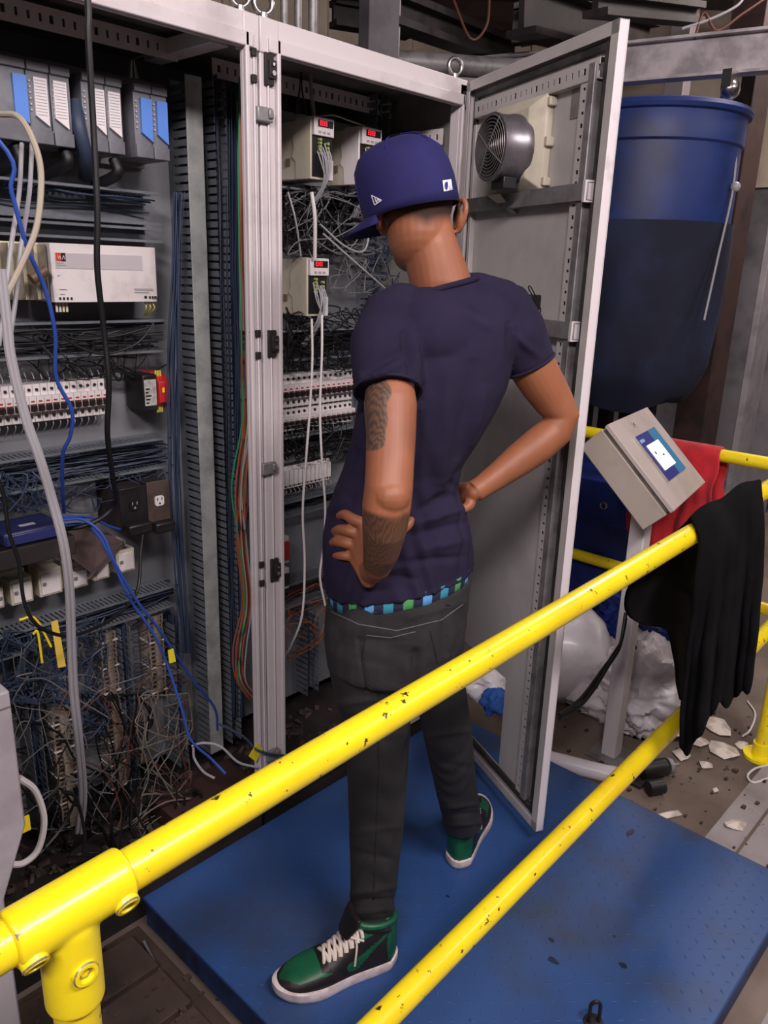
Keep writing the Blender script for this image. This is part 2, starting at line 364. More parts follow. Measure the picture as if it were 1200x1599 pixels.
# ============================================================ BLUE PLATE (platform)
PX0, PX1, PY0, PY1 = .83, 2.14, .35, 1.585
pl = thing('floor_platform', ((PX0 + PX1) / 2, (PY0 + PY1) / 2, G), 'low blue steel tread plate platform under the standing man', 'platform')
obj('deck_plate', MB().box((PX0, PY0, -.012), (PX1, PY1, 0)), M['bluep'], pl, bevel=.003)
fr = MB()
for a, b in (((PX0 + .005, PY0 + .005), (PX1 - .005, PY0 + .05)), ((PX0 + .005, PY1 - .05), (PX1 - .005, PY1 - .005)), ((PX0 + .005, PY0 + .05), (PX0 + .05, PY1 - .05)), ((PX1 - .05, PY0 + .05), (PX1 - .005, PY1 - .05))):
    fr.box((*a, G + .012), (*b, -.012))
obj('skirt_frame', fr, M['bluedk'], pl)
mb = MB()
for x, y in ((PX0 + .06, PY0 + .06), (PX1 - .06, PY0 + .06), (PX0 + .06, PY1 - .06), (PX1 - .06, PY1 - .06)): mb.cyl((x, y, G), (x, y, G + .03), .03, 14)
obj('foot', mb, M['dark'], pl)
mb = MB(); sp = .034
for i in range(int((PX1 - PX0) / sp)):
    for j in range(int((PY1 - PY0) / sp)):
        x = PX0 + .02 + i * sp; y = PY0 + .02 + j * sp; a = radians(45 if (i + j) % 2 else -45); L_, w_ = .0115, .0032
        if x > PX1 - .01 or y > PY1 - .01: continue
        c, s_ = cos(a), sin(a)
        pts = [(L_, 0), (0, w_), (-L_, 0), (0, -w_)]
        vs = [Vector((x + px * c - py * s_, y + px * s_ + py * c, -.0002)) for px, py in pts] + [Vector((x, y, .0009))]
        mb.add(vs, [(0, 1, 4), (1, 2, 4), (2, 3, 4), (3, 0, 4)])
obj('tread_pattern', mb, M['bluep'], pl, kind='stuff', fixn=False)
for u, v, w_, h_, an in ((862, 1468, .012, .018, 20), (864, 1500, .020, .034, 15), (974, 1508, .016, .026, 50), (700, 1400, .008, .012, 0), (960, 1462, .008, .008, 0), (985, 1300, .05, .02, 20)):
    c_ = gz(u, v, 0); rr_ = random.Random(u); pts = []
    for k in range(10):
        a_ = 2 * pi * k / 10; q_ = rr_.uniform(.6, 1.1); pts.append(Vector((c_.x + cos(a_) * w_ * q_ * .5, c_.y + sin(a_) * h_ * q_ * .5, .0010)))
    obj('oil_stain', MB().poly(pts, (0, 0, .0006)), mat('dark_oil_stain', '#14203a', .35), pl)
p = gz(927, 1597, 0)
lf = thing('lifting_loop', (p.x, p.y, 0), 'black steel lifting loop standing on the blue plate at the bottom edge', 'loop')
pts = [Vector((p.x + a * .72, p.y - a * .72, z)) for a, z in ((-.011, 0), (-.011, .045), (-.008, .056), (0, .061), (.008, .056), (.011, .045), (.011, 0))]
obj('loop', MB().tube(smoothpts(pts, 4), .0042, 8), M['black'], lf, smooth=True)
obj('base', MB().cyl((p.x, p.y, 0), (p.x, p.y, .004), .022, 16), M['dark'], lf)

# ============================================================ YELLOW RAILING
RY = .68; ZU = .975; ZL = .43; RR = .0242
def rail_z(u, v): return at(u, v, RY)
TL_ = at(105, 1437, RY); tx0 = TL_.x; TEE_Z = TL_.z
ru0 = at(230, 1342, RY); ru1 = at(1190, 769, RY)
slope = (ru1.z - ru0.z) / (ru1.x - ru0.x)
def zu(x): return ru0.z + slope * (x - ru0.x)
rl0 = at(620, 1569, RY); rl1 = at(1045, 1140, RY); sl2 = (rl1.z - rl0.z) / (rl1.x - rl0.x)
def zl(x): return rl0.z + sl2 * (x - rl0.x)
XP = gz(1190, 1192, G).x + .04
rg = thing('yellow_railing', (tx0, RY, G), 'scratched yellow pipe railing with clamp fittings crossing in front of the man', 'railing')
obj('top_rail', MB().cyl((-.35, RY, zu(-.35)), (3.9, RY, zu(3.9)), RR, 28), M['yellow'], rg, smooth=True)
obj('lower_rail', MB().cyl((tx0, RY, zl(tx0)), (3.9, RY, zl(3.9)), RR, 28), M['yellow'], rg, smooth=True)
def tee(x, z, r=RR * 1.28, l0=-.085, l1=.085, down=True, parent=rg):
    mb = MB(); A = lambda dx: Vector((x + dx, RY, zu(x + dx) if down else z))
    mb.cyl(A(l0), A(l1), r, 40)
    mb.cyl((x, RY, z - .105), (x, RY, z), r, 32)
    o = obj('tee_fitting', mb, M['yelf'], parent)
    md = o.modifiers.new('remesh', 'REMESH'); md.mode = 'VOXEL'; md.voxel_size = .002; md.use_smooth_shade = True
    sm = o.modifiers.new('smooth', 'SMOOTH'); sm.iterations = 30; sm.factor = .5
    return o
t1 = tee(tx0, TEE_Z, l0=at(14, 1478, RY).x - tx0, l1=at(196, 1372, RY).x - tx0)
def setscrew(c, d, r=.0125):
    c = Vector(c); d = Vector(d).normalized()
    mb = MB().cyl(c - d * .012, c + d * .006, r, 22); rng = MB()
    mb = MB(); prof = [(-.012, r * 1.15), (.002, r * 1.1), (.0055, r), (.0055, r * .7), (-.001, r * .62), (-.001, .0001)]
    a = d.orthogonal().normalized(); b = d.cross(a)
    mb.loft([[c + d * h_ + (a * cos(2 * pi * j / 22) + b * sin(2 * pi * j / 22)) * rr_ for j in range(22)] for h_, rr_ in prof], cap=False)
    o = obj('screw_collar', mb, M['yelf'], rg, smooth=True)
    wr = MB(); wr.torus(c + d * .0035, d, r * 1.0, r * .13, 24, 6); obj('worn_ring', wr, mat('worn_ring', '#8f8480', .45, .4, '#d8be3a', 60, 4, .48, .56), rg, smooth=True, label='worn bare metal ring')
    s_ = MB(); s_.torus(c - d * .001, d, r * .5, r * .18, 6, 6)
    obj('set_screw', s_, M['steel'], rg, label='bare steel hex socket set screw')
sd = Vector((-.12, -.85, -.35)).normalized(); tr = RR * 1.28
for (u, v) in ((52, 1497), (194, 1404)):
    q = at(u, v, RY - .022); ax0 = Vector((q.x, RY, zu(q.x))); sd = q - ax0; sd.x = 0; sd.normalize()
    setscrew(ax0 + sd * (tr - .001), sd)
q = at(131, 1517, RY - .028); sd2 = Vector((q.x - tx0, q.y - RY, 0)).normalized()
setscrew(Vector((tx0, RY, q.z)) + sd2 * (tr - .001), sd2)
obj('post', MB().cyl((tx0, RY, G), (tx0, RY, TEE_Z - .02), RR, 28), M['yellow'], rg, smooth=True)
obj('post', MB().cyl((XP, RY, G), (XP, RY, zu(XP)), RR, 28), M['yellow'], rg, smooth=True)
for (x, z) in ((XP, zl(XP)), (XP, zu(XP))):
    mb = MB().cyl((x - .06, RY, z), (x + .06, RY, z), tr, 28).cyl((x, RY, z - .06), (x, RY, z + .05), tr, 28)
    obj('tee_fitting', mb, M['yelf'], rg, smooth=True)
for x in (tx0, XP): obj('base_flange', MB().cyl((x, RY, G), (x, RY, G + .012), .06, 24).cyl((x, RY, G + .012), (x, RY, G + .06), tr, 24), M['yelf'], rg, smooth=True)
# far railing behind, along the back aisle
FX = 2.985
r2 = thing('yellow_railing', (FX, 1.2, G), 'far yellow railing running behind the tilted operator box', 'railing')
obj('top_rail', MB().cyl((FX, -.9, .975), (FX, 3.2, .975), RR, 20), M['yellow'], r2, smooth=True)
obj('lower_rail', MB().cyl((FX, -.9, .43), (FX, 3.2, .43), RR, 20), M['yellow'], r2, smooth=True)
for y in (-.85, 3.15): obj('post', MB().cyl((FX, y, G), (FX, y, 1.0), RR, 20), M['yellow'], r2, smooth=True)
for y in (-.85, 3.15):
    obj('tee_fitting', MB().cyl((FX, y - .06, .975), (FX, y + .06, .975), tr, 20), M['yelf'], r2, smooth=True)
# ============================================================ CABINETS
CY = 1.6; YP = 1.93; YB = 2.0; Z0 = .045; Z1 = 2.128
XM0, XM1 = 1.224, 1.326     # double post between the two bays
XR = 2.045; XL = .42
def bay(name, x0, x1, xi0, xi1, label):
    """open fronted enclosure: frame posts, top and bottom bars, back, roof, side"""
    t = thing(name, ((x0 + x1) / 2, (CY + YB) / 2, G), label, 'electrical cabinet'); w = .03
    return t
cabL = thing('electrical_cabinet', (.8, 1.8, G), 'open left grey control cabinet bay packed with wiring ducts and modules', 'cabinet')
cabR = thing('electrical_cabinet', (1.68, 1.8, G), 'open right grey control cabinet bay with its door swung out before the man', 'cabinet')
def postmesh(x0, x1, rev):
    mb = MB(); w = x1 - x0
    mb.box((x0, CY, Z0), (x1, CY + (.012 if rev else .03), Z1))
    # raised sealing lips along the post
    a, b = (x0, x0 + .011) if rev else (x1 - .011, x1)
    mb.box((a, CY - .012, Z0 + .03), (b, CY, Z1 - .03))
    c = x0 + w * (.62 if rev else .34); mb.box((c, CY - .006, Z0 + .03), (c + .005, CY, Z1 - .03))
    return mb
obj('frame_post', postmesh(XM0, XM0 + .042, True), M['frame'], cabL, bevel=.0025)
obj('frame_post', postmesh(XM0 + .048, XM1, False), M['frame'], cabR, bevel=.0025)
obj('frame_post', MB().box((XR - .032, CY, Z0), (XR, CY + .035, Z1)).box((XR - .032, CY - .012, Z0 + .03), (XR - .022, CY, Z1 - .03)), M['frame'], cabR, bevel=.0025)
obj('frame_post', MB().box((XL, CY, Z0), (XL + .04, CY + .035, Z1)), M['frame'], cabL, bevel=.0025)
for t, xa, xb in ((cabL, XL, XM0 + .042), (cabR, XM0 + .048, XR)):
    obj('top_bar', MB().box((xa, CY, Z1 - .030), (xb, CY + .05, Z1 + .012)).box((xa + .02, CY - .012, Z1 - .060), (xb - .02, CY, Z1 - .030)).box((xa, CY + .05, Z1 + .004), (xb, CY + .06, Z1 + .02)), M['frame'], t, bevel=.0025)
    obj('inner_lip', MB().box((xa + .03, CY + .002, Z1 - .060), (xb - .03, CY + .012, Z1 - .03)), M['frame'], t)
    obj('bottom_bar', MB().box((xa, CY, Z0 - .01), (xb, CY + .05, Z0 + .05)), M['frame'], t, bevel=.0025)
    obj('plinth', MB().box((xa + .01, CY + .02, G), (xb - .01, YB - .02, Z0 - .01)), M['dark'], t)
    obj('roof_panel', MB().box((xa, CY + .06, Z1 - .004), (xb, YB + .16, Z1 + .012)), M['cabin'], t)
    obj('floor_panel', MB().box((xa, CY + .05, Z0), (xb, YB + .16, Z0 + .012)), M['dark'], t)
    obj('back_panel', MB().box((xa, YB + .14, Z0), (xb, YB + .16, Z1)), M['cabin'], t)
    obj('mounting_plate', MB().box((xa + (.05 if t is cabL else 0), YP, .13), (xb - (.07 if t is cabR else 0), YP + .008, 2.03)), M['plate'], t, bevel=.002)
obj('side_panel', MB().box((XR - .004, CY + .03, Z0), (XR + .01, YB + .16, Z1)), mat('side_inner', '#8e8d88', .55, 0, '#76736f', 3), cabR)
obj('side_panel', MB().box((XL, CY + .03, Z0), (XL + .012, YB + .16, Z1)), M['cabin'], cabL)
# perforated depth bars inside the roof and the side
def perf(a, b, w, nrm, t, name='perforated_bar', m='frame'):
    a, b, w, nrm = map(Vector, (a, b, w, nrm)); L_ = (b - a).length; d = (b - a).normalized(); mb = MB(); n = max(2, int(L_ / .025)); th = nrm.normalized() * .003
    W_ = w.length; ws = w.normalized()
    def q(s0, s1, w0, w1): mb.poly([a + d * s0 + ws * w0, a + d * s1 + ws * w0, a + d * s1 + ws * w1, a + d * s0 + ws * w1], th)
    q(0, L_, 0, W_ * .32); q(0, L_, W_ * .68, W_)
    st = L_ / n
    for i in range(n): hw = .006 if i % 4 else .009; q(i * st, (i + 1) * st - hw, W_ * .32, W_ * .68)
    o = obj(name, mb, M[m], t); return o
perf((XR - .03, CY + .06, Z1 - .16), (XR - .03, YP + .1, Z1 - .16), (0, 0, .045), (-1, 0, 0), cabR)
perf((XM1 + .02, YP - .04, Z1 - .02), (XR - .02, YP - .04, Z1 - .02), (0, 0, -.045), (0, -1, 0), cabR)
perf((XL + .05, YP - .10, Z1 - .02), (XM0 - .02, YP - .10, Z1 - .02), (0, 0, -.045), (0, -1, 0), cabL)
obj('depth_bar', MB().box((XM0 - .05, CY + .05, Z1 - .055), (XM0 - .0, YP, Z1 - .02)), M['frame'], cabL, bevel=.002)
obj('corner_cap', MB().box((XM0 + .001, CY - .004, Z1 - .062), (XM0 + .045, CY + .03, Z1 + .010)), M['frame'], cabL, bevel=.003)
obj('corner_cap', MB().box((XM0 + .047, CY - .004, Z1 - .062), (XM1 - .001, CY + .03, Z1 + .010)), M['frame'], cabR, bevel=.003)
obj('base_block', MB().box((.98, CY + .055, Z0 + .012), (XM0 + .03, CY + .19, Z0 + .075)), M['rust'], cabL, bevel=.004)
# striker plates and hinge hardware on the double post
def px_z(v, u=415): return at(u, v, CY).z
for v, full in ((108, 1), (537, 1), (893, 1)):
    z = px_z(v); xg = XM0 + .058
    mb = MB().box((xg, CY - .008, z - .034), (xg + .026, CY - .001, z + .034)).box((xg + .009, CY - .013, z - .02), (xg + .030, CY - .007, z + .02))
    obj('striker_plate', mb, M['dark'], cabR, bevel=.002)
    mb = MB().cyl((xg + .018, CY - .018, z - .008), (xg + .018, CY - .012, z - .008), .0055, 12).cyl((xg + .018, CY - .018, z + .010), (xg + .018, CY - .012, z + .010), .0035, 12)
    obj('screw', mb, M['chrome'], cabR, smooth=True)
    for a_, b_ in ((-.036, -.018), (.018, .036)): obj('striker_plate', MB().box((XM0 + .02, CY - .009, z + a_), (XM0 + .034, CY - .001, z + b_)), M['dark'], cabL, bevel=.002)
for v in (180, 730, 1180):
    z = px_z(v); xg = XM0 + .03
    obj('roller_bracket', MB().box((xg, CY - .014, z - .017), (xg + .045, CY - .002, z + .015)).box((xg + .03, CY - .019, z - .009), (xg + .044, CY - .013, z + .011)), M['galv'], cabR, bevel=.003)
for v in (158, 560, 1010):
    z = at(728, v, CY).z
    obj('door_hinge', MB().cyl((XR + .008, CY - .012, z - .03), (XR + .008, CY - .012, z + .03), .008, 14).box((XR - .02, CY - .006, z - .024), (XR + .01, CY + .002, z + .024)), M['dark'], cabR, smooth=True)
# lifting eyes
for t, x, y in ((cabL, XM0 + .022, CY + .035), (cabR, XM0 + .088, CY + .035), (cabR, XR - .02, CY + .035)):
    mb = MB().torus((x, y, Z1 + .050), (.35, 1, 0), .022, .0062, 28, 10).cyl((x, y, Z1 + .010), (x, y, Z1 + .030), .010, 14).cyl((x, y, Z1 + .010), (x, y, Z1 + .018), .019, 18)
    obj('lifting_eye', mb, M['steel'], t, smooth=True)

# ---------------- the open door
HX, HY = XR + .004, CY - .018; FXd, FYd = 1.757, .947
dv = Vector((FXd - HX, FYd - HY, 0)); DW = dv.length; e1 = dv.normalized(); e3 = Vector((0, 0, 1)).cross(e1) * -1   # inside normal (towards the cabinet side)
e3 = Vector((-e1.y * -1, e1.x * -1, 0)) if False else e3
if e3.dot(Vector((-1, .4, 0))) < 0: e3 = -e3
DZ0 = .048; DH = 2.132 - DZ0
def TD(p): return Vector((HX, HY, DZ0)) + e1 * p[0] + Vector((0, 0, 1)) * p[1] + e3 * p[2]
door = obj('door', MB().box((0, .36, -.002), (DW, DH, 0), T=TD).box((.44, 0, -.002), (DW, .36, 0), T=TD).box((0, 0, -.002), (.44, .050, 0), T=TD).box((0, .05, -.002), (.07, .36, 0), T=TD), M['doorin'], cabR)
tag(door, 'grey steel door swung open, with fan and crossbars inside')
def dobj(name, m, *boxes, **k):
    mb = MB()
    for a, b in boxes: mb.box(a, b, T=TD)
    return obj(name, mb, m, door, **k)
ET = .022
dobj('edge_fold', M['dooredge'], ((0, 0, -.002), (.004, DH, ET)), ((DW - .004, 0, -.004), (DW, DH, ET)), ((0, DH - .004, -.002), (DW, DH, ET)), ((0, 0, -.002), (DW, .004, ET)), bevel=.0015)
dobj('rim_return', M['doorin'], ((0, 0, ET - .002), (.022, DH, ET)), ((DW - .028, 0, ET - .002), (DW, DH, ET)), ((0, DH - .028, ET - .002), (DW, DH, ET)), ((0, 0, ET - .002), (DW, .028, ET)), bevel=.001)
g0, g1 = .030, .050
dobj('gasket', M['gasket'], ((g0, g0, 0), (g1, DH - g0, .011)), ((DW - g1 - .006, g0, 0), (DW - g0, DH - g0, .013)), ((g0, DH - g1, 0), (DW - g0, DH - g0, .011)), ((g0, g0, 0), (DW - g0, g1, .011)), bevel=.003)
def dperf(s0, t0, s1, t1, horiz, h0=.0, h1=.02):
    """perforated channel of the door's inner frame"""
    mb = MB(); mb2 = MB()
    if horiz:
        n = int((s1 - s0) / .025); st = (s1 - s0) / n; w = t1 - t0
        mb.box((s0, t0, h1 - .002), (s1, t0 + w * .35, h1), T=TD).box((s0, t1 - w * .35, h1 - .002), (s1, t1, h1), T=TD).box((s0, t0, h0), (s1, t0 + .002, h1), T=TD).box((s0, t1 - .002, h0), (s1, t1, h1), T=TD)
        for i in range(n): mb.box((s0 + i * st, t0 + w * .35, h1 - .002), (s0 + (i + 1) * st - (.006 if i % 4 else .01), t1 - w * .35, h1), T=TD)
    else:
        n = int((t1 - t0) / .025); st = (t1 - t0) / n; w = s1 - s0
        mb.box((s0, t0, h1 - .002), (s0 + w * .35, t1, h1), T=TD).box((s1 - w * .35, t0, h1 - .002), (s1, t1, h1), T=TD).box((s0, t0, h0), (s0 + .002, t1, h1), T=TD).box((s1 - .002, t0, h0), (s1, t1, h1), T=TD)
        for i in range(n): mb.box((s0 + w * .35, t0 + i * st, h1 - .002), (s1 - w * .35, t0 + (i + 1) * st - (.006 if i % 4 else .01), h1), T=TD)
    # dark back so the holes read as holes
    return obj('perforated_rail', mb, M['doorin'], door)
dperf(.055, DH - .105, DW - .06, DH - .060, True, 0, .02)
dperf(DW - .130, .06, DW - .096, DH - .09, False, 0, .018)
dobj('stiffener_strip', M['galv'], ((DW - .092, .06, 0), (DW - .068, DH - .07, .026)), bevel=.002)
dobj('hinge_side_strip', M['doorin'], ((.045, .32, 0), (.062, DH - .12, .016)), bevel=.002)
def dz(u, v): # solve height on the door plane
    d_ = ray(u, v); n = e3; o = TD((0, 0, 0)); t = (o - CAM).dot(n) / d_.dot(n); q = CAM + d_ * t - o; return q.dot(e1), q.z
s_, z310 = dz(930, 300); s_, z515 = dz(905, 517)
for z in (z310, z515):
    dobj('crossbar', M['galv'], ((.04, z - .020, .028), (DW - .045, z + .020, .032)), ((.04, z + .018, .012), (DW - .045, z + .020, .032)), ((.04, z - .020, .012), (DW - .045, z - .018, .032)), bevel=.0015)
    dobj('crossbar_clip', M['frame'], ((DW - .056, z - .024, .010), (DW - .046, z + .024, .037)))
# fan unit : filter housing box, round shroud, wire grille, motor
fs0, fz0 = dz(812, 290); fs1, fz1 = dz(862, 150)
fs0 = .19; fs1 = .44; fzm = 1.872; fz0, fz1 = fzm - .112, fzm + .112
FD = .052
mb = MB(); r1 = [TD((fs0, fz0, 0)), TD((fs1, fz0, 0)), TD((fs1, fz1, 0)), TD((fs0, fz1, 0))]
r2_ = [TD((fs0 + .0, fz0, .02)), TD((fs1, fz0, .02)), TD((fs1, fz1, .02)), TD((fs0, fz1, .02))]
r3 = [TD((fs0 + .02, fz0 + .03, FD)), TD((fs1 - .035, fz0 + .03, FD)), TD((fs1 - .035, fz1 - .03, FD)), TD((fs0 + .02, fz1 - .03, FD))]
mb.loft([r1, r2_, r3]); fan = obj('fan_housing', mb, M['cream'], door, bevel=.004)
fc = (.345, 1.862); FRd = .080
def ringD(r, h, n=40): return [TD((fc[0] + r * cos(2 * pi * j / n), fc[1] + r * sin(2 * pi * j / n), h)) for j in range(n)]
obj('fan_shroud', MB().loft([ringD(FRd * 1.04, FD - .01), ringD(FRd * 1.04, FD + .014), ringD(FRd, FD + .018), ringD(FRd, FD + .062), ringD(FRd * 1.03, FD + .064), ringD(FRd * 1.03, FD + .07), ringD(FRd * .93, FD + .07), ringD(FRd * .93, FD + .02)], cap=False), mat('fan_shroud_metal', '#7f7a80', .35, .6, '#5f5a60', 12), door, smooth=True)
obj('fan_back', MB().loft([ringD(FRd * .92, FD), ringD(FRd * .92, FD + .012)]), M['black'], door)
mb = MB()
for k in range(5):
    a0 = 2 * pi * k / 5; pts = []
    for h_, off in ((FD + .022, 0), (FD + .045, .5)):
        pts.append([TD((fc[0] + r * cos(a0 + off + s2), fc[1] + r * sin(a0 + off + s2), h_)) for r, s2 in ((.026, 0), (.066, .0), (.068, .25), (.026, .3))])
    mb.loft([pts[0], pts[1]])
obj('fan_blade', mb, M['dark'], door)
mb = MB().loft([ringD(.034, FD + .01, 24), ringD(.034, FD + .06, 24)]); obj('fan_motor', mb, M['dark'], door, smooth=True)
mb = MB(); cc = TD((fc[0], fc[1], FD + .072))
for k in range(9): mb.torus(TD((fc[0], fc[1], FD + .072 + .004 * (1 - k / 9))), e3, .010 + k * .0082, .0011, 36, 5)
for k in range(4):
    a = pi / 4 + k * pi / 2 + .2; mb.tube([TD((fc[0], fc[1], FD + .078)), TD((fc[0] + FRd * cos(a), fc[1] + FRd * sin(a), FD + .073))], .0016, 6)
obj('fan_grille', mb, mat('grille_wire', '#9a9594', .4, .6), door, smooth=True)
dobj('fan_lug', M['cream'], ((fs1 - .002, fzm - .01, 0), (fs1 + .012, fzm + .012, .022)), ((fs1 - .002, fz0 + .01, 0), (fs1 + .012, fz0 + .03, .022)), ((fs1 - .002, fz1 - .03, 0), (fs1 + .012, fz1 - .01, .022)), bevel=.002)
dobj('fan_terminal', M['black'], ((fc[0] - .02, fc[1] - .10, FD + .01), (fc[0] + .045, fc[1] - .070, FD + .05)), bevel=.003)
obj('brace', MB().poly([TD((fs0 + .02, fz0, .045)), TD((fs0 + .09, fz0, .045)), TD((fs0 + .12, fz0 - .05, .005)), TD((fs0 + .10, fz0 - .05, .005))], e3 * .004), M['cream'], door)
# info sheet, switch block with wire loops
sx, sz = dz(915, 134)
dobj('info_sheet', mat('grey_info_sheet', '#85807f', .5, 0, '#736d6c', 30), ((sx - .05, sz - .065, .001), (sx + .03, sz + .06, .0025)))
sx, sz = dz(825, 470)
swb = MB()
for k in range(3): swb.box((sx - .10 + k * .06, sz - .018, 0), (sx - .055 + k * .06, sz + .018, .035), T=TD)
obj('switch_block', swb, M['black'], door, bevel=.003)
mb = MB()
for k in range(7):
    a = sx - .08 + k * .028; mb.tube(smoothpts([TD((a, sz, .03)), TD((a + .005, sz + .035, .06)), TD((a + .02, sz + .035 - .01 * (k % 3), .06)), TD((a + .024, sz - .02, .03)), TD((a + .01, sz - .03, .045))], 5), .0017, 5)
obj('wire_loop', mb, M['black'], door)
mb = MB()
for k in range(6):
    for j in range(2): mb.box((sx - .075 + k * .024, sz - .01 + j * .014, .035), (sx - .063 + k * .024, sz - .002 + j * .014, .04), T=TD)
obj('terminal_screws', mb, M['cream'], door)
# faint tie cables
solo('power_cable', MB().tube(smoothpts([TD((.05, z310 - .02, .04)), TD((.035, z310 - .06, .05)), TD((.03, z310 - .3, .045)), TD((.03, z310 - .42, .04))], 6), .003, 7), M['rubber'], 'black cable running down the hinge side of the open door', 'cable', smooth=True)
# ============================================================ INSIDE THE CABINETS
def ax_(u, v, Y): return at(u, v, Y).x
def az(u, v, Y): return at(u, v, Y).z
rnd = random.Random(11)
# ---- cable ducts
def slotwall(mb, o, dx, L_, h, th, pitch=.0125, slot=.005, root=.25):
    """toothed wall: o origin, dx unit along, h vector of the finger height, th thickness vector"""
    o = Vector(o); dx = Vector(dx); h = Vector(h); th = Vector(th)
    mb.poly([o, o + dx * L_, o + dx * L_ + h * root, o + h * root], th)
    n = int(L_ / pitch)
    for i in range(n):
        a = o + dx * (i * pitch) + h * root; w = pitch - slot
        mb.poly([a, a + dx * w, a + dx * w + h * (1 - root), a + h * (1 - root)], th)
def duct_h(x0, x1, z0, z1, dep, label, cover=False, wires=8, wm='dkblue'):
    yb = YP; t = thing('cable_duct', ((x0 + x1) / 2, yb, z0), label, 'cable duct', 'slotted cable ducts in the cabinets')
    obj('duct_base', MB().box((x0, yb - .003, z0), (x1, yb, z1)), M['duct'], t)
    for z, s in ((z0, 1), (z1 - .002, 1)):
        mb = MB(); slotwall(mb, (x0, yb - .003, z), (1, 0, 0), x1 - x0, (0, -dep, 0), (0, 0, .002)); mb.box((x0, yb - dep - .004, z - .002), (x1, yb - dep, z + .004))
        obj('slotted_wall', mb, M['duct'], t)
    if cover: obj('duct_cover', MB().box((x0, yb - dep - .006, z0 - .002), (x1, yb - dep - .002, z1 + .002)), M['ductlt'], t, bevel=.001)
    if wires:
        mb = MB()
        for k in range(wires):
            y = yb - .01 - rnd.random() * (dep - .02); z = z0 + .008 + rnd.random() * (z1 - z0 - .016); pts = []
            n = 7
            for i in range(n): pts.append((x0 + (x1 - x0) * i / (n - 1), min(yb - .006, y + rnd.uniform(-.012, .012)), z + rnd.uniform(-.008, .008)))
            mb.tube(smoothpts(pts, 3), rnd.choice((.0016, .002, .0026)), 5)
        obj('wire_bundle', mb, M[wm], t, kind='stuff', smooth=True)
    return t
def duct_v(x0, x1, z0, z1, dep, label, cover=True, wires=0, covw=None):
    yb = YP; t = thing('cable_duct', ((x0 + x1) / 2, yb, z0), label, 'cable duct', 'slotted cable ducts in the cabinets')
    obj('duct_base', MB().box((x0, yb - .003, z0), (x1, yb, z1)), M['duct'], t)
    for x in (x0, x1 - .002):
        mb = MB(); slotwall(mb, (x, yb - .003, z0), (0, 0, 1), z1 - z0, (0, -dep, 0), (.002, 0, 0), .021, .006)
        obj('slotted_wall', mb, M['duct'], t)
    if cover: obj('duct_cover', MB().box((x0 - .001, yb - dep - .006, z0), (x1 + .001, yb - dep - .002, z1)), M['ductlt'], t, bevel=.0015)
    if wires:
        mb = MB()
        for k in range(wires):
            x = x0 + .01 + rnd.random() * (x1 - x0 - .02); y = yb - .01 - rnd.random() * (dep - .015)
            mb.tube(smoothpts([(x + rnd.uniform(-.008, .008), y + rnd.uniform(-.006, .004), z0 + (z1 - z0) * i / 8) for i in range(9)], 3), .002, 5)
        obj('wire_bundle', mb, M['dkblue'], t, kind='stuff', smooth=True)
    return t
YD = YP - .085
# left bay verticals  (A: cover at px 300-318, B: cover at 345-352)
xa0, xa1 = ax_(304, 500, YD), ax_(325, 500, YD)
duct_v(xa0 - .004, xa1 + .0, .12, az(300, 118, YD), .085, 'tall slotted vertical duct with pale cover in the left bay')
xb0, xb1 = ax_(352, 500, YD), ax_(360, 500, YD)
duct_v(xb0 - .02, xb1, .12, az(330, 112, YD), .085, 'tall dark vertical duct nearest the double post', cover=False, wires=16)
xl = ax_(262, 500, YD) - .004; x00 = XL + .08
def ductpx(vt, vb, u=130, **k):
    return duct_h(x00, xl, az(u, vb, YD), az(u, vt, YD), .08, k.pop('label'), **k)
ductpx(290, 343, wires=7, label='horizontal slotted duct under the module rack with black looms')
ductpx(350, 372, wires=0, label='low slotted duct directly above the white power supply')
ductpx(503, 556, wires=12, wm='rubber', label='open horizontal duct of black wires under the white power supply')
ductpx(703, 752, wires=22, label='open horizontal duct of blue wires under the left breaker row')
ductpx(952, 985, u=150, wires=16, label='open horizontal duct under the row of cream relays')
# lower left verticals
for i, (u, lab) in enumerate(((62, 'lower vertical duct beside the grey box edge'), (212, 'lower vertical duct between the two terminal columns'), (292, 'lower vertical duct right of the yellow cable tag'))):
    x = ax_(u, 1100, YD); duct_v(x - .03, x, .12, az(u, 985 - i * 12, YD), .08, lab, cover=False, wires=14)
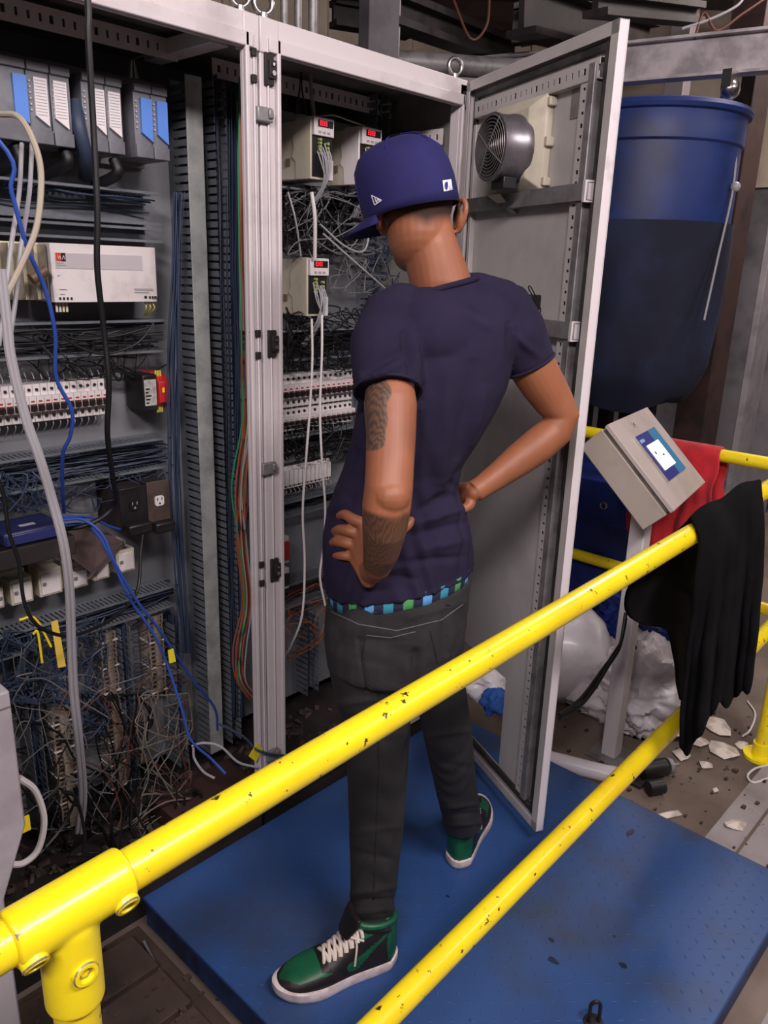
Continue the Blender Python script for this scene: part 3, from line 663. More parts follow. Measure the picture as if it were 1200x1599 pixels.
# ---- module rack
YR = 1.80
zt, zb = az(130, 112, YR), az(130, 234, YR)
rk = thing('module_rack', (.85, YR, zb), 'grey controller rack with blue and white reflections painted on its module labels at the top left', 'module rack')
obj('rack_rail', MB().box((XL + .06, YP - .02, zb - .01), (ax_(262, 180, YR), YP, zt + .02)), M['galv'], rk)
mods = [(-80, 44, 'b', 22, 43), (45, 80, 'w', 54, 74), (81, 112, 'w', 84, 104), (129, 165, 'w', 147, 162), (165.5, 191, 'w', 168, 186), (209, 236, 'b', 218, 235), (236.5, 261, 'b', 243, 259)]
modm = mat('module_grey', '#7b7c84', .5, 0, '#63646b', 9); bl = mat('blue_strip_reflection', '#5f8de0', .35); wlb = mat('white_strip_reflection', '#e2dcde', .4)  # window reflections on the module labels, put into the strip colours
for (a, b, c, s0, s1) in mods:
    X0, X1 = ax_(a, 170, YR), ax_(b, 170, YR)
    o = obj('module', MB().box((X0, YR, zb), (X1 - .001, YP - .02, zt)).box((X0, YR - .006, zb), (X1 - .001, YR, zb + .028)).box((X0, YR - .006, zt - .018), (X1 - .001, YR, zt)), modm, rk, bevel=.002)
    S0, S1 = ax_(s0, 170, YR), ax_(s1, 170, YR); zs0, zs1 = zb + .036, zt - .03
    mb = MB().poly([Vector((S0, YR - .001, zs0 + .018)), Vector((S1, YR - .001, zs0)), Vector((S1, YR - .001, zs1)), Vector((S0, YR - .001, zs1))], (0, -.006, 0))
    obj('label_reflection', mb, bl if c == 'b' else wlb, o)
    mb = MB()
    for k in range(12):
        z = lerp(zs0 + .02, zs1 - .006, k / 11); mb.box((S0 + .002, YR - .0076, z), (S1 - .003, YR - .007, z + .0012))
    if c == 'w': obj('print_line', mb, M['greyc'], o)
    mb = MB()
    for k in range(6): mb.box((X0 + .003, YR - .0035, zt - .04 - k * .011), (X0 + .006, YR - .001, zt - .037 - k * .011))
    obj('status_lamp', mb, M['frame'], o)
for i, (u, v) in enumerate(((24, 240), (100, 245), (178, 262))):   # looms leaving the rack
    p = at(u, v - 14, YR + .02); q = at(u - 30, v + 28, YP - .05)
    solo('cable_loom', MB().tube(smoothpts([p, lerp(p, q, .4) + Vector((.01, -.03, -.01)), q], 6), .013, 10), M['rubber'], ['black cable loom under the rack at the left picture edge', 'black cable loom under the white rack modules', 'black cable loom with a white tie left of the hanging black cable'][i], 'cable', smooth=True)
p = at(118, 160, YR + .02); q = at(134, 245, YR + .01)
solo('cable_loom', MB().tube(smoothpts([p, at(124, 200, YR - .005), q, at(133, 275, YP - .05)], 6), .015, 10), M['dkblue'], 'dark blue cable loom dropping between the white rack modules', 'cable', smooth=True)
# ---- power supply
YS = 1.80
x0, x1 = ax_(82, 425, YS), ax_(251, 425, YS); z1_, z0_ = az(165, 383, YS), az(165, 472, YS)
ps = thing('power_supply', ((x0 + x1) / 2, YS, z0_), 'wide white power supply with a red and black emblem in the left bay', 'power supply')
mb = MB(); rr = []
for dx, y in ((0, YP - .02), (0, YS + .012), (.008, YS + .001), (.02, YS)): rr.append([(x0 + dx * .5, y, z0_), (x0 + dx * .5, y, z1_)])
prof = [(x0, YP - .02), (x0, YS + .004), (x0 + .006, YS), (x1 - .03, YS), (x1 - .008, YS + .008), (x1, YS + .03), (x1, YP - .02)]
mb.loft([[Vector((x, y, z0_)) for x, y in prof], [Vector((x, y, z1_)) for x, y in prof]])
obj('case', mb, M['white'], ps, bevel=.0015)
H = z1_ - z0_
obj('grey_band', MB().box((x0 + .008, YS - .0012, z0_ + H * .58), (x1 - .05, YS, z0_ + H * .84)), mat('pale_grey_print', '#b9b2b6', .45), ps)
e = obj('emblem', MB().box((x0 + .010, YS - .002, z0_ + H * .70), (x0 + .032, YS - .0008, z0_ + H * .84)), mat('emblem_red', '#c8402e', .4), ps, label='red and black square emblem')
mb = MB().box((x0 + .022, YS - .0024, z0_ + H * .70), (x0 + .032, YS - .002, z0_ + H * .84)); obj('emblem_black', mb, M['black'], ps)
mb = MB()
for a, b, c, d in ((.013, .80, .0155, .73), (.0155, .73, .018, .80), (.018, .80, .0205, .73), (.0235, .73, .0265, .80), (.0265, .80, .0295, .73)):
    mb.poly([Vector((x0 + a, YS - .0026, z0_ + H * b)), Vector((x0 + a + .0013, YS - .0026, z0_ + H * b)), Vector((x0 + c + .0013, YS - .0026, z0_ + H * d)), Vector((x0 + c, YS - .0026, z0_ + H * d))], (0, -.0004, 0))
obj('emblem_mark', mb, M['white'], ps)
mb = MB()
for a, b, w, hh in ((.010, .62, .022, .02), (.010, .655, .016, .02), (.011, .45, .004, .02), (x1 - x0 - .075, .22, .05, .03), (x1 - x0 - .075, .17, .038, .02), (.012, .14, .012, .01), (.012, .22, .018, .01)):
    mb.box((x0 + a, YS - .0018, z0_ + H * b), (x0 + a + w, YS - .0011, z0_ + H * (b + hh)))
obj('print_line', mb, M['greyc'], ps)
mb = MB().cyl((x1 - .046, YS - .002, z0_ + H * .09), (x1 - .046, YS + .002, z0_ + H * .09), .0035, 12)
for k in range(4): mb.box((x1 - .036 + k * .008, YS - .002, z0_ + H * .06), (x1 - .032 + k * .008, YS + .002, z0_ + H * .11))
for k in range(4): mb.box((x0 + .01 + k * .009, YS - .002, z0_ + H * .05), (x0 + .014 + k * .009, YS + .002, z0_ + H * .09))
obj('screw_hole', mb, M['black'], ps)
mb = MB()
for k in range(4): mb.cyl((x0 + .012 + k * .008, YS + .02, z0_ - .022), (x0 + .012 + k * .008, YS + .02, z0_ + .002), .0028, 8)
obj('cable_ferrule', mb, M['cream'], ps, smooth=True)
mb = MB()
for k in range(3): mb.tube(smoothpts([(x1 - .035 + k * .007, YS + .02, z0_), (x1 - .04 + k * .012, YS + .01, z0_ - .015), (x1 - .03 + k * .004, YS + .04, z0_ - .035)], 5), .0016, 6)
obj('output_wire', mb, mat('yellow_wire', '#c9ba4a', .5), ps, smooth=True)
# heat sink bracket left of it (bare metal, its mirrored glow put into the plate colour)
xh0, xh1 = ax_(-40, 420, YS + .03), x0 - .004
hs = thing('heat_sink', ((xh0 + xh1) / 2, YS, z0_), 'bare metal finned plate with a painted-in glow left of the white power supply', 'heat sink')
obj('base_plate', MB().box((xh0, YS + .05, z0_ + .004), (xh1, YS + .058, z1_)), mat('mirrored_glow_metal', '#efe6c6', .3, .25, '#b5a98c', 9, 3, .5, .65), hs, bevel=.001)
for k in range(6):
    x = lerp(xh0 + .01, xh1 - .004, k / 5); obj('fin', MB().box((x, YS + .012, z0_ + .006), (x + .003, YS + .05, z1_ - .004)), M['steel'], hs)
obj('resistor', MB().cyl(((xh0 + xh1) / 2 + .03, YS + .0, z0_ + .05), ((xh0 + xh1) / 2 + .065, YS - .0, z0_ + .07), .013, 12), mat('brown_resistor', '#5c4a36', .5), hs, smooth=True)
# ---- breakers
ORD = ['first', 'second', 'third', 'fourth', 'fifth', 'sixth', 'seventh', 'eighth', 'ninth', 'tenth', 'eleventh', 'twelfth', 'thirteenth', 'fourteenth', 'fifteenth', 'sixteenth', 'seventeenth', 'eighteenth']
def breaker_row(n, xs, xe, zc, yf, hgt, lab, grp, red=0):
    w = (xe - xs) / n; dh = hgt / 2
    rl = solo('din_rail', MB().box((xs - .03, YP - .012, zc - .017), (xe + .03, YP - .008, zc + .017)).box((xs - .03, YP - .008, zc - .012), (xe + .03, YP, zc + .012)), M['galv'], 'steel mounting rail behind the ' + grp, 'rail')
    def one(x):
        t = thing('circuit_breaker', (x + w / 2, yf, zc - dh), lab, 'circuit breaker', grp)
        mb = MB(); P = [(YP - .012, -dh), (yf + .018, -dh), (yf + .018, -dh * .42), (yf, -dh * .42), (yf, dh * .42), (yf + .018, dh * .42), (yf + .018, dh), (YP - .012, dh)]
        mb.loft([[Vector((x + .0006, y, zc + z)) for y, z in P], [Vector((x + w - .0006, y, zc + z)) for y, z in P]])
        obj('case', mb, M['white'], t)
        obj('toggle', MB().box((x + w * .2, yf - .009, zc - dh * .30), (x + w * .8, yf, zc - dh * .05)), M['black'], t)
        obj('toggle_window', MB().box((x + w * .1, yf - .0015, zc - dh * .36), (x + w * .92, yf, zc + dh * .02)), M['brown'], t)
        mb = MB()
        for s in (-1, 1): mb.cyl((x + w / 2, yf + .014, zc + s * dh * .72), (x + w / 2, yf + .019, zc + s * dh * .72), w * .2, 8)
        obj('terminal_screw', mb, M['dark'], t)
        mb = MB().box((x + w * .25, yf - .001, zc + dh * .12), (x + w * .7, yf, zc + dh * .2)); obj('print_line', mb, M['redp'] if red else M['greyc'], t)
        mb = MB()
        for s in (-1, 1): mb.tube(smoothpts([(x + w / 2, yf + .03, zc + s * dh), (x + w / 2, yf + .024, zc + s * (dh + .012)), (x + w / 2 + rnd.uniform(-.004, .004), yf + .05, zc + s * (dh + .035))], 4), .0013, 5)
        obj('wire_tail', mb, M['greyc'], t)
        return t
    o = one(xs)
    o['label'] = lab % ORD[0]
    for i in range(1, n): dup(o, (i * w, 0, 0), lab % ORD[i])
YB_ = 1.86
xs, xe = ax_(-30, 640, YB_), ax_(170, 620, YB_)
zt_, zb_ = az(100, 598, YB_), az(100, 656, YB_)
breaker_row(17, xs, xe, (zt_ + zb_) / 2, YB_, zt_ - zb_, 'slim white circuit breaker, %s from the left in the row under the power supply', 'circuit breakers in the left bay', 1)
# end clamp
# ---- red / black safety relay
Yr = 1.83; x0, x1 = ax_(224, 612, Yr), ax_(264, 612, Yr); z1_, z0_ = az(250, 584, Yr), az(250, 640, Yr)
sr = thing('safety_relay', ((x0 + x1) / 2, Yr, z0_), 'red and black safety relay right of the left breaker row', 'relay')
xm = lerp(x0, x1, .55)
obj('black_body', MB().box((x0, Yr, z0_), (xm, YP - .01, z1_)), M['black'], sr, bevel=.003)
obj('label_plate', MB().box((x0 + .003, Yr - .0015, z0_ + .014), (xm - .004, Yr, z1_ - .012)), mat('grey_label', '#b5b2ad', .5, 0, '#8b8883', 60), sr)
mb = MB()
for k in range(5): mb.box((x0 + .006, Yr - .003, z0_ + .02 + k * .009), (x0 + .006 + .007 + (k % 3) * .004, Yr - .0015, z0_ + .0235 + k * .009))
obj('print_line', mb, M['black'], sr)
P = [(YP - .01, z0_), (Yr + .02, z0_), (Yr - .01, z0_ + .02), (Yr - .01, z1_ - .02), (Yr + .02, z1_), (YP - .01, z1_)]
obj('red_body', MB().loft([[Vector((xm, y, z)) for y, z in P], [Vector((x1, y, z)) for y, z in P]]), M['redp'], sr, bevel=.002)
mb = MB()
for zz in (z0_ - .004, z1_ - .004):
    for k in range(3): mb.cyl((xm + .004 + k * .007, Yr + .012, zz - .004), (xm + .004 + k * .007, Yr + .012, zz + .012), .0028, 8)
obj('terminal_wire_end', mb, mat('yellow_wire', '#c9ba4a', .5), sr, smooth=True)
obj('yellow_mark', MB().box((xm + .008, Yr - .0115, (z0_ + z1_) / 2), (xm + .014, Yr - .010, (z0_ + z1_) / 2 + .012)), M['yellow'], sr)
# ---- duplex outlet boxes
Yo = 1.80
def outlet(u0, u1, v0, v1, bodym, facem, lab, black):
    x0, x1 = ax_(u0, 770, Yo), ax_(u1, 770, Yo); z1_, z0_ = az((u0 + u1) / 2, v0, Yo), az((u0 + u1) / 2, v1, Yo)
    t = thing('power_outlet', ((x0 + x1) / 2, Yo, z0_), lab, 'outlet')
    obj('wall_box', MB().box((x0, Yo + .004, z0_), (x1, YP, z1_)), M['dark'], t, bevel=.003)
    obj('cover_plate', MB().box((x0 - .002, Yo, z0_ - .002), (x1 + .002, Yo + .004, z1_ + .002)), bodym, t, bevel=.0015)
    cx, cz = (x0 + x1) / 2, lerp(z0_, z1_, .58)
    o = obj('socket', MB().loft([[Vector((cx + .0155 * max(-.86, min(.86, cos(a))) , Yo - d, cz + .017 * max(-.8, min(.8, sin(a))))) for a in [2 * pi * k / 24 for k in range(24)]] for d in (-.001, .004)]), facem, t)
    mb = MB().box((cx - .0075, Yo - .0048, cz + .001), (cx - .0055, Yo - .004, cz + .009)).box((cx + .0055, Yo - .0048, cz + .001), (cx + .0075, Yo - .004, cz + .009)).cyl((cx, Yo - .0048, cz - .007), (cx, Yo - .004, cz - .007), .0028, 10)
    obj('slot', mb, M['black'] if not black else M['greyc'], o)
    obj('plug', MB().box((x0 + .002, Yo - .03, z0_ - .012), (x1 - .001, Yo + .0, z0_ + .018)), M['black'], t, bevel=.006)
outlet(188, 228, 762, 825, M['black'], M['black'], 'black ground fault outlet left of the brown one', True)
outlet(231, 264, 752, 822, mat('brown_plate', '#51443f', .6, .2, '#3a302d', 12), M['white'], 'brown metal outlet cover with a white socket', False)
# ---- relays (cream) in a row
relays = [(-12, 3, 918, 952), (14, 50, 903, 944), (60, 97, 888, 930), (110, 138, 884, 918), (147, 172, 872, 905), (184, 213, 857, 893)]
Yq = 1.84
labs = ['cream plug relay cut by the left picture edge', 'cream relay lowest in the row left of the grey cable bundle', 'cream relay right behind the hanging black loop', 'cream relay just right of the grey cable bundle', 'cream relay under the brown scrap plate tip', 'cream relay rightmost in the row above the yellow tag']
for (a, b, c, d), lb in zip(relays, labs):
    x0, x1 = ax_(a, 905, Yq), ax_(b, 905, Yq); u = (a + b) / 2; z1_, z0_ = az(u, c, Yq), az(u, d, Yq)
    t = thing('relay', ((x0 + x1) / 2, Yq, z0_), lb, 'relay', None)
    obj('relay_case', MB().box((x0, Yq, z0_), (x1, Yq + .05, z1_)), M['cream'], t, bevel=.003)
    obj('relay_face', MB().box((x0 + .005, Yq - .003, z0_ + .006), (x1 - .005, Yq, z1_ - .01)), M['white'], t, bevel=.002)
    obj('relay_socket', MB().box((x0 - .002, Yq + .045, z0_ - .01), (x1 + .002, YP, z1_ + .008)), M['cream'], t, bevel=.002)
    obj('test_button', MB().box((x0 + .008, Yq - .007, (z0_ + z1_) / 2 - .003), (x0 + .016, Yq - .003, (z0_ + z1_) / 2 + .004)), M['galv'], t)
# ---- shelf with blue network switch, brown scrap plate
Yn = 1.74
x0, x1 = ax_(4, 820, Yn), ax_(100, 830, Yn); zc = az(60, 846, Yn); nb = thing('network_switch', ((x0 + x1) / 2, Yn + .05, zc), 'small dark blue network switch box lying on the black shelf', 'network switch')
zz = zc
obj('case', MB().box((x0, Yn, zz), (x1, Yn + .11, zz + .034)), mat('dark_blue_case', '#1f244c', .45, 0, '#181c3a', 8), nb, bevel=.006)
obj('lid_print', MB().box((x0 + .05, Yn + .03, zz + .0336), (x0 + .085, Yn + .045, zz + .0346)), M['greyc'], nb)
mb = MB()
for k in range(4): mb.box((x1 - .0, Yn + .012 + k * .022, zz + .008), (x1 + .003, Yn + .028 + k * .022, zz + .024))
obj('port', mb, M['black'], nb)
obj('front_bezel', MB().box((x0 + .004, Yn - .003, zz + .004), (x1 - .004, Yn + .002, zz + .028)), mat('dark_blue_case2', '#262d62', .35), nb, bevel=.002)
sh = thing('shelf_bracket', ((x0 + x1) / 2, YP, zz - .03), 'black steel shelf under the blue network switch', 'shelf')
obj('shelf_board', MB().box((XL + .1, Yn - .01, zz - .012), (x1 + .02, YP, zz)), M['black'], sh, bevel=.002)
obj('shelf_front', MB().box((XL + .1, Yn - .012, zz - .045), (x1 + .02, Yn - .008, zz)), M['dark'], sh, bevel=.002)
pts = [at(104, 820, 1.82), at(150, 818, 1.84), at(196, 850, 1.83), at(150, 900, 1.80), at(112, 872, 1.80)]
solo('scrap_plate', MB().poly(pts, (0, .004, 0)), mat('brown_scrap', '#5a4a48', .6, .2, '#423634', 10), 'brown grey scrap plate leaning left of the outlets', 'plate')
solo('screwdriver', MB().cyl(at(150, 890, 1.785), at(193, 845, 1.80), .0032, 8).cyl(at(138, 903, 1.785), at(150, 890, 1.785), .006, 8), M['chrome'], 'thin bright steel rod lying across the scrap plate', 'tool', smooth=True)
# ---- terminal strips, vertical, lower left
def tstrip(u, v0, v1, wpx, n, lab, m1='cream'):
    Yt = 1.865; z1_, z0_ = az(u, v0, Yt), az(u, v1, Yt); x = ax_(u, (v0 + v1) / 2, Yt); w = wpx / 1230 * 2.35
    t = thing('terminal_strip', (x, Yt, z0_), lab, 'terminal strip')
    obj('mounting_rail', MB().box((x - .018, YP - .012, z0_ - .02), (x + .018, YP, z1_ + .02)), M['galv'], t)
    h = (z1_ - z0_) / n; src = None
    mb = MB().box((x - w / 2, Yt, z0_ + h * .06), (x + w / 2, YP - .012, z0_ + h * .94)).box((x - w * .2, Yt - .008, z0_ + h * .06), (x + w * .2, Yt, z0_ + h * .94))
    src = obj('terminal_block', mb, M[m1], t)
    mk = obj('marker', MB().box((x - w * .42, Yt - .002, z0_ + h * .3), (x - w * .22, Yt, z0_ + h * .75)).cyl((x + w * .32, Yt - .002, z0_ + h * .5), (x + w * .32, Yt, z0_ + h * .5), h * .22, 8), M['dark'], src)
    for i in range(1, n):
        c = src.copy(); c.data = src.data; C.objects.link(c); c.parent = t; c.location = src.location + Vector((rnd.uniform(-.001, .001), rnd.uniform(-.002, .002), h * i))
        k = mk.copy(); C.objects.link(k); k.parent = c
    for i in range(0, n, 6):
        obj('end_plate', MB().box((x - w * .55, Yt - .004, z0_ + h * i - .0015), (x + w * .55, YP - .012, z0_ + h * i + .0015)), M['white'], t)
    mb = MB()
    for i in range(n):
        z = z0_ + h * (i + .5)
        for s in (-1, 1):
            if rnd.random() < .75: mb.tube(smoothpts([(x + s * w * .45, Yt + .012, z), (x + s * (w * .5 + .012), Yt + rnd.uniform(-.012, .01), z + rnd.uniform(-.01, .006)), (x + s * (w * .5 + .03), YP - .03, z - .02)], 3), .0015, 5)
    obj('wire_tail', mb, M['greyc'] if m1 == 'cream' else M['dkblue'], t, kind='stuff')
dcr = mat('dusty_cream', '#9a8d7c', .6, 0, '#6f655b', 20); M['dcr'] = dcr
tstrip(178, 985, 1232, 24, 38, 'tall dusty cream terminal strip in the middle of the lower left bay', 'dcr')
tstrip(106, 1110, 1292, 30, 26, 'grimy terminal strip left of the tall cream one', 'dcr')
tstrip(246, 960, 1080, 24, 18, 'short olive brown terminal strip behind the yellow tag', 'dcr')
# ---- right bay
YV = 1.775
def drive(u0, u1, v0, v1, lab, m, depth=.15):
    u = (u0 + u1) / 2; x0, x1 = ax_(u0, (v0 + v1) / 2, YV), ax_(u1, (v0 + v1) / 2, YV); z1_, z0_ = az(u, v0, YV), az(u, v1, YV); H = z1_ - z0_; w = x1 - x0
    t = thing('motor_drive', (u, 0, 0) if False else ((x0 + x1) / 2, YV, z0_), lab, 'motor drive')
    obj('rear_case', MB().box((x0, YV + .07, z0_), (x1, YP - .002, z1_ - .004)), M['cream'], t, bevel=.004)
    # side wings with the wavy shoulder step
    P = [(YV + .012, 0), (YV + .012, H), (YV + .075, H), (YV + .078, H * .82), (YV + .09, H * .7), (YV + .085, H * .5), (YV + .095, H * .38), (YV + .078, H * .3), (YV + .075, 0)]
    obj('front_case', MB().loft([[Vector((x0 - .003, y, z0_ + z)) for y, z in P], [Vector((x1 + .003, y, z0_ + z)) for y, z in P]]), M[m], t, bevel=.002)
    f = obj('keypad', MB().box((x0, YV, z0_ + H * .70), (x1, YV + .013, z1_ - .001)), M['white'], t, bevel=.002)
    obj('display_window', MB().box((x0 + w * .18, YV - .001, z0_ + H * .84), (x1 - w * .08, YV, z1_ - .008)), M['black'], f)
    mb = MB(); zz = z0_ + H * .865; hh = H * .07
    for k in range(3 if False else 2):
        xx = x0 + w * (.28 + .2 * k); ww = w * .13
        for a, b, c, d in ((0, 0, ww, .0012), (0, hh / 2 - .0006, ww, hh / 2 + .0006), (0, hh - .0012, ww, hh), (0, 0, .0012, hh), (ww - .0012, 0, ww, hh)): mb.box((xx + a, YV - .0018, zz + b), (xx + c, YV - .001, zz + d))
    obj('digit', mb, M['red_led'], f)
    mb = MB()
    for k in range(3): mb.box((x0 + w * (.2 + .22 * k), YV - .0015, z0_ + H * .74), (x0 + w * (.34 + .22 * k), YV, z0_ + H * .775))
    obj('button', mb, M['greyc'], f)
    obj('terminal_bay', MB().box((x0 + .002, YV + .008, z0_ + H * .05), (x1 - .002, YV + .013, z0_ + H * .70)), M['black'], t)
    obj('terminal_cover', MB().box((x0 + w * .75, YV + .002, z0_), (x1, YV + .012, z0_ + H * .34)), M['white'], t, bevel=.002)
    mb = MB()
    for k in range(5): mb.cyl((x0 + w * .32, YV + .008, z0_ + H * (.42 + .055 * k)), (x0 + w * .32, YV - .002, z0_ + H * (.42 + .055 * k)), .004, 8)
    for k in range(3): mb.cyl((x0 + w * .7, YV + .008, z0_ + H * (.45 + .07 * k)), (x0 + w * .7, YV - .002, z0_ + H * (.45 + .07 * k)), .004, 8)
    obj('terminal_plug', mb, mat('olive_plug', '#9ba06a', .5), t, smooth=True)
    mb = MB()
    for k in range(7):
        xx = x0 + w * (.2 + .09 * k); mb.tube(smoothpts([(xx, YV + .004, z0_ + H * rnd.uniform(.4, .65)), (xx + rnd.uniform(-.004, .004), YV - .012, z0_ + H * .3), (x0 + w * .5 + rnd.uniform(-.01, .01), YV + .0, z0_ - .01), (x0 + w * .4 + rnd.uniform(-.02, .02), YV + .06, z0_ - .09)], 4), .0021, 6)
    obj('control_wire', mb, M['greyc'], t, kind='stuff', smooth=True)
    mb = MB().box((x0 - .0035, YV + .1, z0_ + H * .24), (x0 - .002, YV + .118, z0_ + H * .36)); obj('side_label', mb, mat('brown_side_label', '#7c6658', .6), t)
drive(491, 522, 183, 281, 'cream motor drive with red display at the top left of the right bay', 'cream')
drive(566, 596, 199, 290, 'pale grey motor drive partly hidden by the blue cap', 'white')
drive(485, 514, 403, 494, 'cream motor drive with red display hanging alone in mid bay', 'cream')
# breaker like rows
Y2 = 1.86
for v0, v1, lab, g in ((582, 632, 'slim white breaker, %s from the double post in the upper right row', 'breakers in the upper row of the right bay'), (636, 668, 'slim grey white breaker, %s from the double post in the second right row', 'terminals in the second row of the right bay')):
    xs, xe = XM1 + .135, ax_(556, 600, Y2); a, b = az(495, v0, Y2), az(495, v1, Y2)
    breaker_row(18, xs, xe, (a + b) / 2, Y2, (a - b), lab, g, 1 if v0 < 600 else 0)
xs, xe = XM1 + .135, ax_(517, 735, Y2); a, b = az(480, 722, Y2), az(480, 756, Y2)
tb = thing('terminal_rail', ((xs + xe) / 2, Y2, b), 'short white terminal rail below the long rows of the right bay', 'terminal rail')
obj('mounting_rail', MB().box((xs, YP - .01, (a + b) / 2 - .017), (xe + .02, YP, (a + b) / 2 + .017)), M['galv'], tb)
src = obj('terminal_block', MB().box((xs, Y2, b), (xs + .0165, YP - .01, a)).box((xs + .001, Y2 - .008, b + .012), (xs + .0155, Y2, a - .012)), M['white'], tb)
sc_ = obj('terminal_screw', MB().cyl((xs + .008, Y2 - .001, b + .006), (xs + .008, Y2 + .001, b + .006), .003, 8).cyl((xs + .008, Y2 - .001, a - .006), (xs + .008, Y2 + .001, a - .006), .003, 8).box((xs + .004, Y2 - .009, (a + b) / 2 - .003), (xs + .012, Y2 - .008, (a + b) / 2 + .003)), M['black'], src)
for i in range(1, int((xe - xs) / .018)):
    c = src.copy(); C.objects.link(c); c.parent = tb; c.location = src.location + Vector((i * .018, 0, 0)); k = sc_.copy(); C.objects.link(k); k.parent = c
mb = MB()
for i in range(20):
    x = lerp(xs, xe, i / 19)
    for s, zz in ((1, a), (-1, b)): mb.tube(smoothpts([(x, Y2 + .02, zz), (x + rnd.uniform(-.006, .006), Y2, zz + s * .016), (x + rnd.uniform(-.01, .01), YP - .02, zz + s * .04)], 3), .0015, 5)
obj('wire_tail', mb, M['greyc'], tb, kind='stuff')
# red / white small contactor pair at the post
for v0, v1, lab in ((838, 880, 'small white contactor with red front beside the double post'), (888, 920, 'small white contactor with black front just above the orange wires')):
    Yc = 1.84; x0, x1 = ax_(441, 860, Yc) - .02, ax_(452, 860, Yc); z1_, z0_ = az(446, v0, Yc), az(446, v1, Yc)
    t = thing('contactor', ((x0 + x1) / 2, Yc, z0_), lab, 'contactor')
    obj('case', MB().box((x0, Yc, z0_), (x1, YP, z1_)), M['white'], t, bevel=.002)
    obj('front_block', MB().box((x0 + .004, Yc - .008, z0_ + .014), (x1 - .006, Yc, z1_ - .016)), M['redp'] if v0 < 850 else M['black'], t, bevel=.001)
# right bay ducts
x0r, x1r = XM1 + .12, XR - .1
def ductr(u, vt, vb, lab, xe_=None, **k): duct_h(x0r, xe_ or x1r, az(u, vb, YD), az(u, vt, YD), .08, lab, **k)
ductr(480, 296, 345, 'duct with dark wires under the upper motor drives', wires=26, wm='rubber')
ductr(500, 515, 560, 'duct under the single motor drive in the right bay', wires=14, wm='rubber')
ductr(500, 676, 712, 'duct under the white rows of the right bay', wires=20, wm='rubber')
ductr(480, 778, 800, 'shallow duct below the white terminal rail', wires=6, wm='rubber')
ductr(480, 905, 940, 'brownish duct with wide slots above the orange wires', wires=10, wm='brown')
xv = ax_(484, 1020, YD)
duct_v(xv - .01, xv + .045, .16, az(484, 960, YD), .08, 'short vertical duct with wide slots at the bottom of the right bay', cover=False, wires=8)
xv = ax_(588, 460, YD)
duct_v(xv - .01, xv + .05, az(588, 700, YD), az(588, 130, YD), .075, 'vertical duct right of the motor drives behind the cap', cover=False, wires=8)
# ---- loose wiring
def cab(pts, r, m, label, cat='cable', group=None, n=8, name='cable', k=7):
    return solo(name, MB().tube(smoothpts(pts, k), r, n), M[m], label, cat, group, smooth=True)
YC = 1.50
# black cable hanging from above in front of the left bay
cab([at(133, -60, 1.48) + Vector((-.02, 0, 1.35)), at(133, -60, 1.48) + Vector((-.01, 0, .6)), at(133, -60, 1.48), at(138, 60, 1.48), at(146, 200, 1.49), at(152, 330, 1.49), at(152, 420, 1.5), at(163, 520, 1.52), at(170, 600, 1.52), at(168, 680, 1.55), at(178, 755, 1.62), at(181, 785, 1.68), at(160, 808, 1.7), at(128, 822, 1.72), at(100, 826, 1.75)], .0062, 'rubber', 'thick black cable hanging down through the whole left bay')
cab([at(-10, 735, 1.6), at(5, 770, 1.6), at(14, 830, 1.6), at(30, 880, 1.6), at(38, 940, 1.6), at(60, 978, 1.6), at(105, 993, 1.62), at(150, 980, 1.66), at(190, 955, 1.7), at(215, 920, 1.74), at(220, 860, 1.77), at(224, 828, 1.78)], .0042, 'rubber', 'black cable sagging in a loop under the cream relays')
cab([at(-6, 215, 1.55) + Vector((-.25, .1, .25)), at(-6, 215, 1.55), at(18, 300, 1.55), at(42, 385, 1.56), at(70, 450, 1.57), at(86, 520, 1.58), at(88, 590, 1.6), at(112, 640, 1.6), at(110, 680, 1.62), at(98, 710, 1.65), at(98, 770, 1.72), at(100, 800, 1.78)], .0042, 'bluec', 'bright blue network cable curving down in front of the breakers')
cab([at(98, 812, 1.70), at(130, 812, 1.7), at(160, 835, 1.68), at(180, 880, 1.66), at(215, 940, 1.66), at(250, 985, 1.68), at(300, 1060, 1.72), at(335, 1105, 1.75), at(340, 1140, 1.78)], .0036, 'bluec', 'blue network cable running from the switch down to the duct base, left one')
cab([at(98, 820, 1.72), at(140, 822, 1.72), at(172, 868, 1.7), at(200, 930, 1.68), at(240, 990, 1.66), at(262, 1040, 1.66), at(285, 1110, 1.62), at(298, 1155, 1.6), at(330, 1185, 1.58), at(352, 1208, 1.55)], .0036, 'bluec', 'blue network cable falling to the cabinet floor past the yellow tag')
cab([at(98, 808, 1.76), at(140, 808, 1.78), at(172, 822, 1.80), at(200, 830, 1.82)], .0032, 'bluec', 'short blue cable behind the network switch')
cab([at(0, 178, 1.62), at(28, 182, 1.58), at(50, 215, 1.55), at(64, 270, 1.54), at(58, 350, 1.53), at(35, 410, 1.53), at(8, 465, 1.53), at(-12, 500, 1.53)], .0058, 'beigec', 'beige grey cable arching out of the module rack at the left edge')
for i, (du, lab) in enumerate(((0, 'grey cable of the long pair, left one'), (7, 'grey cable of the long pair, right one'))):
    cab([at(du - 2, 420, 1.47), at(8 + du, 510, 1.47), at(14 + du, 560, 1.47), at(36 + du, 650, 1.47), at(60 + du, 720, 1.47), at(78 + du, 780, 1.48), at(96 + du, 850, 1.48), at(105 + du, 920, 1.5), at(108 + du, 1000, 1.54), at(112 + du, 1080, 1.58), at(120 + du, 1160, 1.62), at(126 + du, 1240, 1.68), at(120 + du, 1300, 1.74)], .0056, 'greyc', lab)
